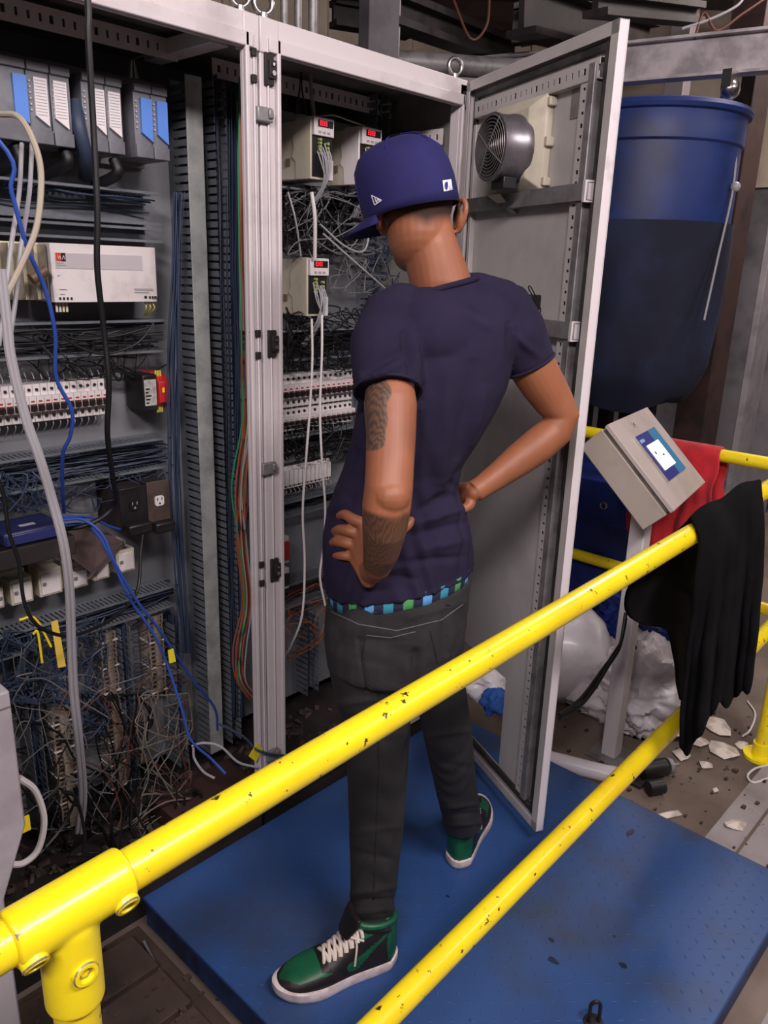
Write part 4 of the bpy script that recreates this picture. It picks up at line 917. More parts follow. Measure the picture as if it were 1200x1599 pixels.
for i, (u, r) in enumerate(((18, .0045), (34, .0045))):
    cab([at(u + 16, 225, 1.7), at(u + 12, 300, 1.62), at(u, 380, 1.56), at(u - 10, 470, 1.54), at(u - 20, 540, 1.53)], r, 'greyc', ['grey cable left of a pair hanging over the metal fins', 'grey cable right of a pair hanging over the metal fins'][i])
# orange, brown, green wires in the right channel
gap = mat('copper_wire', '#8f4f34', .5); M['copper'] = gap
cols = ['green', 'orange', 'copper', 'brown', 'beigec', 'copper', 'greyc', 'orange', 'brown']
for i, c in enumerate(cols):
    u = 370 + i * 2.2; b_ = (i * 37) % 11
    pts = [at(u + 4, 120, 1.83), at(u + 3, 260, 1.81), at(u + 4, 400, 1.80 + .004 * (i % 3)), at(u + 8 - b_ * .6, 560, 1.79), at(u + 8, 660, 1.79), at(u + b_ - 8, 760, 1.78), at(u + 4 - b_, 850, 1.77), at(u + 12 - b_, 940, 1.77), at(u + 6 - b_ * 2, 1010, 1.77), at(u + 2 - b_, 1060, 1.77), at(u + 16, 1085 + b_, 1.78)]
    wlab = {'green': 'thin green wire falling beside the double post', 'orange': 'thin orange wire falling beside the double post', 'copper': 'copper coloured wire falling beside the double post', 'brown': 'dark brown wire falling beside the double post', 'beigec': 'beige wire falling beside the double post', 'greyc': 'pale grey wire falling beside the double post'}[c]
    if c in cols[:i]: wlab += ', right one of its colour'
    cab(pts, .0024, c, wlab, 'wire', 'coloured wires beside the double post', 6, 'wire')
mb = MB()
for i in range(26):
    u = 356 + rnd.random() * 16; y = 1.84 + rnd.random() * .06
    mb.tube(smoothpts([at(u + rnd.uniform(-3, 3) + (v - 500) * .012, v, y) for v in range(140, 1130, 140)], 3), .0022, 5)
solo('wire_tangle', mb, M['dkblue'], 'dense dark blue wire bundle between the last duct and the coloured wires', 'wires', kind='stuff', smooth=True)
mb = MB()
for i in range(16):
    u = 268 + rnd.random() * 14; y = 1.80 + rnd.random() * .04
    mb.tube(smoothpts([at(u + rnd.uniform(-4, 4) + (v - 500) * .022 + (8 * sin(v / 150.)), v, y) for v in range(300, 1130, 120)], 3), .0020, 5)
solo('wire_tangle', mb, M['dkblue'], 'blue wire bundle running down the left side of the pale covered duct', 'wires', kind='stuff', smooth=True)
# loops leaving ducts
def tangle(name, box, n, m, label, r=(.0014, .0026), Y=(1.78, 1.9), sag=30, k=5):
    u0, v0, u1, v1 = box; mb = MB()
    for i in range(n):
        u = rnd.uniform(u0, u1); v = rnd.uniform(v0, v1); pts = []; y = rnd.uniform(*Y)
        a = rnd.uniform(0, 2 * pi)
        for j in range(k):
            if not (u0 <= u <= u1 and v0 <= v <= v1): a += 2.4; u = min(u1 - rnd.random() * 8, max(u0 + rnd.random() * 8, u)); v = min(v1 - rnd.random() * 8, max(v0 + rnd.random() * 8, v))
            pts.append(at(u, v, min(YP - .006, max(Y[0], y)))); a += rnd.uniform(-.8, .8); s = sag * rnd.uniform(.5, 1.3); u += s * cos(a); v += s * sin(a) * 1.1; y += rnd.uniform(-.02, .02)
        mb.tube(smoothpts(pts, 4), rnd.uniform(*r), 5)
    return solo(name, mb, M[m], label, 'wires', kind='stuff', smooth=True)
tangle('wire_tangle', (0, 985, 110, 1100), 60, 'dkblue', 'knot of dark blue wires above the lower left terminal strips', sag=34)
tangle('wire_tangle', (120, 960, 170, 1150), 40, 'dkblue', 'dark blue wires left of the tall cream terminal strip', sag=26)
tangle('wire_tangle', (10, 1080, 240, 1300), 20, 'rubber', 'black wires looping over the lower left terminal strips', r=(.0020, .0032), sag=55, Y=(1.80, 1.88), k=6)
tangle('wire_tangle', (20, 1000, 290, 1300), 26, 'greyd', 'thin grey wires over the lower left bay', r=(.0010, .0018), sag=45, Y=(1.74, 1.86), k=6)
tangle('wire_tangle', (215, 1080, 300, 1330), 26, 'beiged', 'beige grey wires falling to the cabinet floor below the yellow tag', r=(.0014, .0022), sag=48, Y=(1.68, 1.84), k=6)
tangle('wire_tangle', (60, 1230, 330, 1340), 30, 'rubber', 'black cables heaped on the lower left cabinet floor', r=(.003, .005), sag=45, Y=(1.62, 1.86), k=6)
tangle('wire_tangle', (90, 1040, 300, 1330), 12, 'brown', 'brown wires scattered in the lower left bay', r=(.0014, .002), sag=45, Y=(1.7, 1.84), k=5)
tangle('wire_tangle', (443, 300, 600, 400), 26, 'greyd', 'grey wires criss crossing under the upper motor drives', r=(.0010, .0020), sag=44, Y=(1.78, 1.88), k=6)
tangle('wire_tangle', (443, 290, 560, 400), 50, 'rubber', 'black wires behind the grey ones under the upper motor drives', r=(.0016, .003), sag=40, Y=(1.8, 1.9), k=6)
tangle('wire_tangle', (515, 400, 612, 460), 16, 'greyd', 'grey wires bundled right of the single motor drive', r=(.0010, .002), sag=40, Y=(1.78, 1.88))
tangle('wire_tangle', (575, 340, 625, 470), 22, 'dkblue', 'blue grey wires beside the man\'s face', r=(.0012, .002), sag=26, Y=(1.80, 1.9))
tangle('wire_tangle', (443, 480, 570, 580), 40, 'rubber', 'black wires above the white breaker rows of the right bay', r=(.0014, .0026), sag=40, Y=(1.8, 1.9), k=6)
tangle('wire_tangle', (443, 660, 550, 720), 36, 'rubber', 'black wires under the white breaker rows of the right bay', r=(.0014, .0022), sag=30, Y=(1.8, 1.9))
tangle('wire_tangle', (445, 925, 515, 1030), 7, 'copper', 'copper wires fanning out under the brownish duct', r=(.0012, .002), sag=34, Y=(1.78, 1.88))
tangle('wire_tangle', (445, 910, 515, 1000), 6, 'orange', 'orange wires fanning out beside the double post', r=(.0012, .002), sag=34, Y=(1.78, 1.88))
tangle('wire_tangle', (0, 735, 270, 800), 40, 'dkblue', 'blue wires spilling over the duct under the left breakers', r=(.0010, .002), sag=40, Y=(1.82, 1.9))
tangle('wire_tangle', (0, 520, 265, 595), 26, 'rubber', 'black wires above the left breaker row', r=(.0012, .0022), sag=40, Y=(1.82, 1.9))
for i, pts in enumerate(([(85, 515), (120, 530), (180, 525), (230, 512)], [(88, 520), (130, 545), (170, 552), (215, 535), (240, 505)])):
    cab([at(u, v, 1.82) for u, v in pts], .0032, 'rubber', ['upper sagging black wire under the power supply', 'lower sagging black wire under the power supply'][i], 'wire', name='wire')
# white cables in the right bay
cab([at(487, 300, 1.745), at(492, 340, 1.74), at(492, 402, 1.76)], .0055, 'whitec', 'thick white cable between the upper and the single motor drive')
cab([at(487, 498, 1.74), at(488, 560, 1.72), at(484, 640, 1.70), at(478, 720, 1.68), at(473, 800, 1.67), at(476, 880, 1.67), at(472, 960, 1.67), at(456, 1005, 1.70), at(441, 1030, 1.74)], .0036, 'whitec', 'left white cable hanging long from the single motor drive')
cab([at(503, 492, 1.74), at(503, 550, 1.72), at(500, 640, 1.70), at(503, 720, 1.68), at(508, 790, 1.67), at(506, 850, 1.67), at(500, 900, 1.67), at(508, 945, 1.67)], .0036, 'whitec', 'right white cable hanging from the single motor drive beside the shirt')
cab([at(484, 100, 1.86), at(486, 140, 1.84), at(491, 182, 1.82)], .0055, 'greyc', 'grey cable entering the first motor drive from above')
for i, (a, b) in enumerate(((470, 462), (472, 480))):
    cab([at(a, 100, 1.88), at(a - 2 + i * 2, 140, 1.86), at(b, 180, 1.84)], .0022, 'brown', ['left thin brown wire above the first motor drive', 'right thin brown wire above the first motor drive'][i], 'wire', name='wire')
cab([at(495, 182, 1.79), at(520, 180, 1.775), at(545, 188, 1.775), at(570, 197, 1.79)], .0022, 'beigec', 'yellowish wire bridging the tops of the two upper drives', 'wire', name='wire')
cab([at(450, 300, 1.8), at(462, 345, 1.78), at(470, 400, 1.8)], .003, 'greyc', 'thin grey cable slanting to the single motor drive')
cab([at(500, 350, 1.78), at(540, 385, 1.77), at(570, 390, 1.77), at(580, 340, 1.78)], .003, 'greyc', 'grey cable looping under the cap brim')
cab([at(505, 365, 1.78), at(550, 405, 1.77), at(590, 440, 1.77), at(615, 462, 1.77)], .003, 'greyc', 'grey cable slanting down behind the man\'s face')
cab([at(650, 132, 1.88), at(636, 165, 1.87), at(618, 160, 1.88)], .0028, 'rubber', 'short black cable hooking over the upper right inner wall', 'wire', name='wire')
# yellow tags
solo('cable_tag', MB().poly([at(80, 972, 1.76), at(90, 968, 1.76), at(103, 1040, 1.755), at(91, 1043, 1.755)], (0, .002, 0)), mat('yellow_tag', '#d8b84a', .6), 'long yellow paper tag on the lower left wires', 'tag')
solo('cable_tag', MB().poly([at(263, 1016, 1.665), at(271, 1013, 1.665), at(275, 1033, 1.66), at(265, 1036, 1.66)], (0, .003, 0)), mat('yellow_tag2', '#dccb25', .5), 'small bright yellow clip on a blue cable', 'tag')
solo('cable_tag', MB().poly([at(402, 1160, 1.585), at(411, 1170, 1.585), at(400, 1190, 1.58), at(389, 1181, 1.58)], (0, .002, 0)), mat('yellow_tag2', '#dccb25', .5), 'yellow folded tag at the foot of the double post', 'tag')
for a in ((30, 968, 80, 1010), (52, 990, 66, 1035)):
    cab([at(a[0], a[1], 1.77), at((a[0] + a[2]) / 2, a[1] - 2, 1.765), at(a[2], a[3], 1.77)], .003, 'yellow', 'yellow wire end above the lower left terminal strips' if a[0] < 40 else 'yellow wire end under the black sagging loop', 'wire', name='wire')
# blue/white cables near the post foot
cab([at(300, 1165, 1.66), at(318, 1160, 1.64), at(345, 1166, 1.62), at(372, 1190, 1.60), at(402, 1198, 1.58)], .0036, 'greyc', 'pale grey cable curling on the cabinet floor beside the post')
cab([at(302, 1168, 1.66), at(304, 1185, 1.66), at(318, 1205, 1.64), at(335, 1215, 1.62)], .0036, 'greyc', 'pale grey cable end drooping towards the rail')
cab([at(342, 1130, 1.7), at(380, 1150, 1.64), at(400, 1170, 1.58), at(425, 1178, 1.57), at(452, 1180, 1.60)], .0036, 'dkblue', 'dark blue cable passing in front of the post foot')
# dirt / rubble on cabinet floor and base channel
mb = MB()
for i in range(240):
    x = rnd.uniform(XL + .08, XR - .05); y = rnd.uniform(CY + .06, YP - .02); r = rnd.uniform(.004, .016); B = Matrix.Rotation(rnd.uniform(0, 6), 3, (rnd.random(), rnd.random(), rnd.random() + .1))
    vs = [Vector((x, y, Z0 + .012 + r * .4)) + B @ Vector((sx * r, sy * r * rnd.uniform(.4, 1), sz * r * .4)) for sx in (-1, 1) for sy in (-1, 1) for sz in (-1, 1)]
    mb.add(vs, [(0, 1, 3, 2), (4, 6, 7, 5), (0, 4, 5, 1), (2, 3, 7, 6), (0, 2, 6, 4), (1, 5, 7, 3)])
solo('debris', mb, M['grime'], 'crumbs of dirt and scraps on the cabinet floor', 'debris', kind='stuff')
# base channel with grime along the cabinet foot
# ---- grey box at the left picture edge with white cable
gy0 = 1.22; gx0 = at(30, 1250, 1.42).x + .01
gb = thing('grey_box', (gx0 - .12, gy0 + .1, G), 'pale grey metal box standing at the left picture edge beside the railing', 'box')
zt = at(10, 1080, 1.22).z
gx0 = at(24, 1150, gy0).x; zk = at(36, 1290, gy0).z; zj = at(15, 1400, gy0).z
def bxr(x, z): return [Vector((gx0 - .28, gy0, z)), Vector((x, gy0, z)), Vector((x + .0, gy0 + .16, z)), Vector((gx0 - .28, gy0 + .16, z))]
q1 = bxr(gx0, zt)
obj('case', MB().loft([bxr(gx0 - .05, G), bxr(gx0 - .05, zj), bxr(gx0, zk), bxr(gx0, zt)]), mat('pale_grey_box', '#a8a2a8', .45, 0, '#8f898f', 3), gb, bevel=.004)
obj('lid_seam', MB().box((gx0 - .279, gy0 - .001, zt - .03), (gx0 - .002, gy0 + .002, zt - .027)), M['galv'], gb)
mb = MB()
for k in range(7): mb.box((gx0 + .004, gy0 + .09, zt - .10 - k * .025), (gx0 + .022, gy0 + .12, zt - .085 - k * .025))
obj('side_terminal', mb, M['cream'], gb, bevel=.002)
obj('side_tag', MB().box((gx0 + .002, gy0 + .03, zt - .30), (gx0 + .018, gy0 + .034, zt - .27)), M['yellow'], gb)
cab([at(30, 1215, 1.36), at(55, 1235, 1.36), at(69, 1280, 1.36), at(60, 1325, 1.36), at(38, 1347, 1.36), at(15, 1350, 1.36)], .0065, 'whitec', 'thick white cable bowing out from behind the grey box')
# ============================================================ THE MAN
BASE = Vector((1.33, 1.05, 0))
man = thing('person', BASE, 'person with back turned, blue cap, navy t-shirt, hands on hips, standing on the blue plate', 'person')
IR = Vector((RIGHT.x, RIGHT.y, 0)).normalized()         # horizontal direction to the picture's right
def fuse(mb, vox, sm=6, fac=.5):
    me = bpy.data.meshes.new('tmp'); me.from_pydata([tuple(p) for p in mb.v], [], mb.f)
    import bmesh
    bm = bmesh.new(); bm.from_mesh(me); bmesh.ops.recalc_face_normals(bm, faces=bm.faces); bm.to_mesh(me); bm.free()
    o = bpy.data.objects.new('tmp', me); C.objects.link(o)
    r = o.modifiers.new('r', 'REMESH'); r.mode = 'VOXEL'; r.voxel_size = vox
    s = o.modifiers.new('s', 'SMOOTH'); s.iterations = sm; s.factor = fac
    dg = bpy.context.evaluated_depsgraph_get(); me2 = bpy.data.meshes.new_from_object(o.evaluated_get(dg))
    bpy.data.objects.remove(o); bpy.data.meshes.remove(me)
    return me2
def finish(name, me, m, parent, label=None, deform=None, attr=None):
    n = len(me.vertices); co = np.empty(n * 3); me.vertices.foreach_get('co', co); co = co.reshape(-1, 3)
    if deform is not None:
        nr = np.empty(n * 3); me.vertices.foreach_get('normal', nr); nr = nr.reshape(-1, 3); co = deform(co, nr)
    if attr is not None:
        a = me.color_attributes.new('tint', 'FLOAT_COLOR', 'POINT'); c = attr(co); a.data.foreach_set('color', c.astype(np.float32).ravel())
    org = np.array([(co[:, 0].min() + co[:, 0].max()) / 2, (co[:, 1].min() + co[:, 1].max()) / 2, co[:, 2].min()])
    me.vertices.foreach_set('co', (co - org).ravel()); me.polygons.foreach_set('use_smooth', [True] * len(me.polygons)); me.materials.clear()
    for mm in (m if isinstance(m, (list, tuple)) else [m]): me.materials.append(mm)
    me.name = name; me.update()
    o = bpy.data.objects.new(name, me); C.objects.link(o); o.location = Vector(org) - wl(parent); WL[o] = Vector(org); o.parent = parent
    if label: o['label'] = label
    return o
def hring(c, a, b, head, n=28, tilt=0, sq=2.0, tiltf=0):
    """horizontal ring: a half width along the lateral axis, b half depth; head = facing heading in degrees"""
    f = Vector((cos(radians(head)), sin(radians(head)), 0)); l = Vector((f.y, -f.x, 0)); out = []   # l = body right
    for j in range(n):
        t = 2 * pi * j / n; x, y = cos(t), sin(t)
        k = (abs(x) ** sq + abs(y) ** sq) ** (-1 / sq)
        p = l * (a * x * k) + f * (b * y * k)
        out.append(Vector(c) + p + Vector((0, 0, tilt * p.dot(IR) + tiltf * p.dot(FWD))))
    return out
def sil(uL, uR, v, D, head, ratio, n=28, tilt=0, sq=2.0, tiltf=0, grow=0):
    """ring whose width seen from the camera is uL..uR"""
    r = (uR - uL) / 2 * D / FPX + grow; th = radians(head - 90) - math.atan2(IR.y, IR.x)
    k = sqrt(cos(th) ** 2 + (ratio * sin(th)) ** 2); a = r / k
    return hring(dp((uL + uR) / 2, v, D), a, a * ratio, head, n, tilt, sq, tiltf)
HB = 72      # torso heading
# torso data: v, uL, uR, depth, ratio
TOR = [(452, 638, 748, 1.615, .8), (462, 618, 788, 1.625, .62), (480, 600, 812, 1.64, .58), (505, 588, 822, 1.65, .60), (535, 578, 818, 1.66, .63), (570, 568, 808, 1.67, .66), (610, 562, 795, 1.68, .68), (650, 556, 775, 1.69, .70), (690, 548, 750, 1.70, .72),
       (730, 536, 724, 1.72, .74), (765, 522, 717, 1.74, .76), (800, 511, 730, 1.76, .78), (835, 505, 739, 1.78, .80), (865, 505, 742, 1.795, .80), (890, 506, 741, 1.80, .80)]
def body_parts():
    mb = MB()
    mb.loft([sil(uL + 16, uR - 16, v + 12, D, HB, r * .9) for v, uL, uR, D, r in TOR[2:]] + [sil(520, 728, 930, 1.80, HB, .8), sil(525, 715, 985, 1.80, HB, .85), sil(545, 700, 1030, 1.81, HB, .85)])
    # neck
    mb.loft([hring(dp(690, 480, 1.64), .060, .06, 80), hring(dp(689, 440, 1.625), .066, .066, 85), hring(dp(680, 410, 1.615), .064, .064, 90), hring(dp(668, 380, 1.605), .061, .064, 95), hring(dp(655, 345, 1.60), .062, .066, 100), hring(dp(648, 310, 1.60), .062, .07, 103)])
    return mb
# --- head frame
HH = radians(54); PT = radians(14)
hf0 = Vector((cos(HH), sin(HH), 0)); hl = Vector((hf0.y, -hf0.x, 0))           # hl = head's right
roll = radians(0)
hf = hf0 * cos(PT) - Vector((0, 0, 1)) * sin(PT); hu = hf0 * sin(PT) + Vector((0, 0, 1)) * cos(PT)
hl2 = hl * cos(roll) + hu * sin(roll); hu2 = hu * cos(roll) - hl * sin(roll); hl, hu = hl2, hu2
HB_ = Matrix((hl, hf, hu)).transposed()
HC = dp(653, 320, 1.60)        # skull centre
def HP(x, y, z): return HC + HB_ @ Vector((x, y, z))
mb = body_parts()
mb.ball(HP(-.002, .002, .008), (.073, .086, .084), 28, 18, HB_)
mb.ball(HP(0, .005, -.055), (.062, .078, .075), 24, 14, HB_)       # lower face
mb.ball(HP(0, .055, -.085), (.042, .038, .036), 20, 12, HB_)       # chin
mb.ball(HP(0, .088, -.035), (.013, .018, .024), 14, 10, HB_)       # nose
mb.ball(HP(0, .088, -.045), (.019, .013, .010), 14, 8, HB_)
mb.ball(HP(0, .083, .018), (.06, .014, .012), 18, 8, HB_)          # brow
mb.ball(HP(0, .080, -.070), (.026, .012, .007), 16, 8, HB_).ball(HP(0, .079, -.081), (.023, .012, .008), 16, 8, HB_)   # lips
for s in (-1, 1):
    mb.ball(HP(s * .056, .05, -.03), (.018, .03, .02), 12, 8, HB_)  # cheeks
    # ear: rim + lobe
    E_ = [HP(s * (.077 + .012 * w), -.012 + y, z - .022) for y, z, w in ((.012, -.022, .2), (.014, .0, .2), (.012, .018, .5), (.0, .030, .9), (-.012, .026, 1.2), (-.017, .010, 1.3), (-.012, -.008, 1.1), (-.002, -.024, .7), (.008, -.030, .3))]
    mb.tube(smoothpts(E_, 3), .0062, 8)
    mb.ball(HP(s * .080, -.014, -.022), (.005, .013, .024), 12, 8, HB_)
# --- arms
LARM = [(622, 510, 1.60, .045), (606, 560, 1.555, .046), (609, 596, 1.53, .046), (610, 632, 1.515, .0515), (611, 680, 1.495, .0475), (609, 730, 1.475, .0455), (607, 765, 1.465, .0455), (604, 790, 1.47, .0460), (601, 825, 1.50, .0430), (596, 860, 1.545, .0365), (589, 885, 1.585, .0285), (580, 893, 1.62, .0265)]
mb.tube([dp(u, v, D) for u, v, D, r in LARM], [r for *_, r in LARM], 24)
mb.ball(dp(611, 775, 1.45), .036, 16, 10)        # elbow point
RARM = [(785, 492, 1.69, .042), (812, 530, 1.72, .046), (830, 570, 1.745, .0520), (848, 600, 1.765, .0490), (866, 628, 1.785, .0440), (878, 650, 1.795, .0400), (868, 672, 1.80, .0400), (840, 696, 1.80, .0415), (812, 717, 1.795, .0380), (780, 741, 1.79, .0310), (755, 759, 1.785, .0265), (741, 768, 1.78, .0255)]
mb.tube([dp(u, v, D) for u, v, D, r in RARM], [r for *_, r in RARM], 24)
mb.ball(dp(888, 652, 1.80), .021, 12, 8)
# --- hands
def finger(pts, r0, r1): mb.tube(smoothpts(pts, 4), [lerp(r0, r1, i / (4 * (len(pts) - 1))) for i in range(4 * (len(pts) - 1) + 1)], 12, round_end=True)
# left hand: back of the hand towards the camera, fingers reach forward (picture left) round the waist
W_ = dp(580, 893, 1.62)
kn = [dp(569, 818, 1.625), dp(561, 834, 1.64), dp(555, 851, 1.65), dp(551, 868, 1.66)]
def palm(w, ks, t=.0135):
    for i, k in enumerate(ks):
        mb.tube([w + (k - w) * .0 + (ks[i] - ks[1]) * .38, lerp(w, k, .5) + (ks[i] - ks[1]) * .12, k], [.0175, .0165, .0125], 12, round_end=True)
    for i in range(3):
        mb.tube([w, lerp(w, (ks[i] + ks[i + 1]) / 2, .55), lerp(ks[i], ks[i + 1], .5)], [.017, .0165, .0115], 12)
palm(W_, kn)
finger([kn[0], dp(552, 811, 1.632), dp(540, 804, 1.648), dp(532, 805, 1.675)], .0130, .0108)
finger([kn[1], dp(545, 829, 1.642), dp(532, 827, 1.660), dp(524, 830, 1.69)], .0130, .0108)
finger([kn[2], dp(540, 848, 1.652), dp(527, 846, 1.668), dp(520, 848, 1.695)], .0126, .0104)
finger([kn[3], dp(539, 868, 1.660), dp(528, 867, 1.675), dp(521, 868, 1.70)], .0115, .0095)
finger([lerp(W_, kn[0], .25), dp(603, 850, 1.62), dp(622, 832, 1.625), dp(637, 820, 1.632), dp(642, 812, 1.638)], .0150, .0095)
mb.ball(dp(583, 845, 1.625), .022, 12, 8)
# right hand on the far hip, knuckles outward, thumb towards the back
W2 = dp(741, 768, 1.78)
kn2 = [dp(718, 783, 1.835), dp(717, 777, 1.85), dp(714, 770, 1.86), dp(710, 763, 1.865)]
palm(W2, kn2)
for i, k in enumerate(kn2):
    a = dp(708 - 3 * i, 786 - 6 * i, 1.895); b = dp(692 - 4 * i, 786 - 6 * i, 1.915); c_ = dp(676 - 4 * i, 788 - 6 * i, 1.92)
    finger([k, a, b, c_], .0105, .0085)
finger([lerp(W2, kn2[0], .2), dp(734, 787, 1.775), dp(728, 793, 1.77), dp(722, 795, 1.765)], .0145, .0095)
# legs (under the jeans)
LLEG = [(578, 990, 1.80, .078), (580, 1060, 1.80, .076), (588, 1140, 1.825, .058), (588, 1200, 1.84, .052), (589, 1260, 1.86, .048), (585, 1340, 1.88, .042), (582, 1420, 1.89, .036), (580, 1490, 1.885, .030)]
RLEG = [(665, 990, 1.84, .070), (680, 1060, 1.90, .056), (693, 1120, 1.97, .047), (703, 1180, 2.04, .043), (713, 1240, 2.13, .039), (723, 1275, 2.20, .031), (727, 1305, 2.235, .024)]
for LG in (LLEG, RLEG): mb.tube([dp(u, v, D) for u, v, D, r in LG], [r for *_, r in LG], 20)
for LG, hd in ((LLEG, 154), (RLEG, 24)):
    a = dp(*LG[-1][:3]); d_ = Vector((cos(radians(hd)), sin(radians(hd)), 0)); mb.tube([a + Vector((0, 0, -.01)), Vector((a.x, a.y, .045)) + d_ * .04, Vector((a.x, a.y, .04)) + d_ * .13], [.026, .024, .018], 14, round_end=True)
bm_ = fuse(mb, .0031, 4, .5)
# skin material with tattoo + stubble tint
sk = mat('skin_man', '#b1744f', .58, sss=.06, bump=.04, bscale=180)
nt = sk.node_tree; at_ = nt.nodes.new('ShaderNodeAttribute'); at_.attribute_name = 'tint'
nz = nt.nodes.new('ShaderNodeTexNoise'); nz.inputs['Scale'].default_value = 9
mx0 = nt.nodes.new('ShaderNodeMix'); mx0.data_type = 'RGBA'; mx0.inputs[6].default_value = ln('#a36748'); mx0.inputs[7].default_value = ln('#7e4c36'); nt.links.new(nz.outputs[0], mx0.inputs[0])
wv = nt.nodes.new('ShaderNodeTexWave'); wv.inputs['Scale'].default_value = 34; wv.inputs['Distortion'].default_value = 9; wv.inputs['Detail'].default_value = 3
mt = nt.nodes.new('ShaderNodeMix'); mt.data_type = 'RGBA'; mt.inputs[6].default_value = ln('#6b4c3b'); mt.inputs[7].default_value = ln('#453830'); nt.links.new(wv.outputs[0], mt.inputs[0])
mx = nt.nodes.new('ShaderNodeMix'); mx.data_type = 'RGBA'; sp_ = nt.nodes.new('ShaderNodeSeparateColor'); nt.links.new(at_.outputs['Color'], sp_.inputs[0])
nt.links.new(sp_.outputs[0], mx.inputs[0]); nt.links.new(mx0.outputs[2], mx.inputs[6]); nt.links.new(mt.outputs[2], mx.inputs[7])
mh = nt.nodes.new('ShaderNodeMix'); mh.data_type = 'RGBA'; nt.links.new(sp_.outputs[1], mh.inputs[0]); nt.links.new(mx.outputs[2], mh.inputs[6]); mh.inputs[7].default_value = ln('#1c1210')
nt.links.new(mh.outputs[2], nt.nodes['Principled BSDF'].inputs['Base Color'])
rgh = nt.nodes.new('ShaderNodeMapRange'); rgh.inputs['To Min'].default_value = .52; rgh.inputs['To Max'].default_value = .95; nt.links.new(sp_.outputs[1], rgh.inputs[0]); nt.links.new(rgh.outputs[0], nt.nodes['Principled BSDF'].inputs['Roughness'])
R3 = np.array(RIGHT); U3 = np.array(UP); F3 = np.array(FWD)
def uvof(co):
    q = co - np.array([0, 0, 1.6]); z = q @ F3; return 600 + FPX * (q @ R3) / z, 799.5 - FPX * (q @ U3) / z, z
def sm_(x, a, b): t = np.clip((x - a) / (b - a), 0, 1); return t * t * (3 - 2 * t)
# tattoo patches: given as 3-D ellipsoids around points of the arm
up_c = np.array(dp(585, 640, 1.50)); fo_c = np.array(dp(600, 850, 1.50))
def attr(co):
    c = np.zeros((len(co), 4)); c[:, 3] = 1
    nz = np.sin(co[:, 2] * 90) * .006 + np.sin(co[:, 0] * 130 + co[:, 2] * 60) * .005
    d1 = co - up_c; e1_ = np.sqrt(((d1 @ np.array(IR)) / .030) ** 2 + ((d1 @ F3) / .09) ** 2 + (d1[:, 2] / .085) ** 2) + nz * 20
    d2 = co - fo_c; axs = np.array((dp(589, 885, 1.58) - dp(604, 795, 1.47)).normalized()); al = d2 @ axs; e2_ = np.sqrt((al / .085) ** 2 + (((d2 - np.outer(al, axs)) ** 2).sum(1)) / .075 ** 2) + nz * 14
    c[:, 0] = np.maximum(1 - sm_(e1_, .95, 1.05), .85 * (1 - sm_(e2_, .85, 1.05)))
    h = (co - np.array(HC)) @ np.array(HB_)     # head coordinates
    inh = (np.abs(h[:, 0]) < .09) & (np.abs(h[:, 1]) < .12)
    line = -.064 + .028 * np.clip(np.abs(h[:, 0]) / .07, 0, 1) + .05 * np.clip((h[:, 1] + .0) / .05, 0, 1)
    c[:, 1] = np.where(inh, sm_(h[:, 2] - line, -.010, .022) * (1 - sm_(h[:, 1], .045, .06)) * (1 - sm_(np.abs(h[:, 0]), .080, .084)), 0) * .93
    return c
body = finish('body', bm_, sk, man, attr=attr)
mb = MB()
for s in (-1, 1): mb.ball(HP(s * .031, .079, -.006), .0125, 14, 10)
obj('eye', mb, mat('eye_white', '#d8d0c8', .2), man, smooth=True)
mb = MB()
for s in (-1, 1): mb.ball(HP(s * .031, .0885, -.007), .0055, 12, 8)
obj('iris', mb, mat('iris_brown', '#24140d', .15), man, smooth=True)

# --- t-shirt
mb = MB()
tl = [0] * len(TOR); rr = []
rr.append(sil(638, 746, 450, 1.622, 80, .85, tilt=.28)); 
for v, uL, uR, D, r in TOR[1:]: rr.append(sil(uL, uR, v, D, HB, r))
rr[0] = [p + Vector((0, 0, 0)) for p in rr[0]]
# hem rings tilt up towards picture right
rr.append(sil(508, 742, 893, 1.80, HB, .80, tilt=.10))
rr.append(sil(511, 742, 901, 1.80, HB, .80, tilt=.16))
mb.loft(rr)
mb.tube([dp(640, 478, 1.635), dp(617, 500, 1.60), dp(603, 540, 1.565), dp(605, 580, 1.54), dp(606, 611, 1.525)], [.055, .070, .0730, .0690, .0660], 26)
mb.tube([dp(755, 468, 1.66), dp(786, 484, 1.70), dp(806, 520, 1.715), dp(818, 548, 1.735), dp(828, 570, 1.745)], [.050, .064, .0660, .0610, .0575], 26)
mb.tube([dp(700, 462, 1.63), dp(742, 463, 1.65), dp(785, 480, 1.69)], [.045, .050, .058], 22).tube([dp(680, 478, 1.63), dp(650, 488, 1.62), dp(620, 505, 1.60)], [.045, .050, .058], 22)
mb.ball(dp(690, 520, 1.64), (.15, .10, .10), 24, 14)   # upper back fullness
tee_me = fuse(mb, .0042, 9, .5)
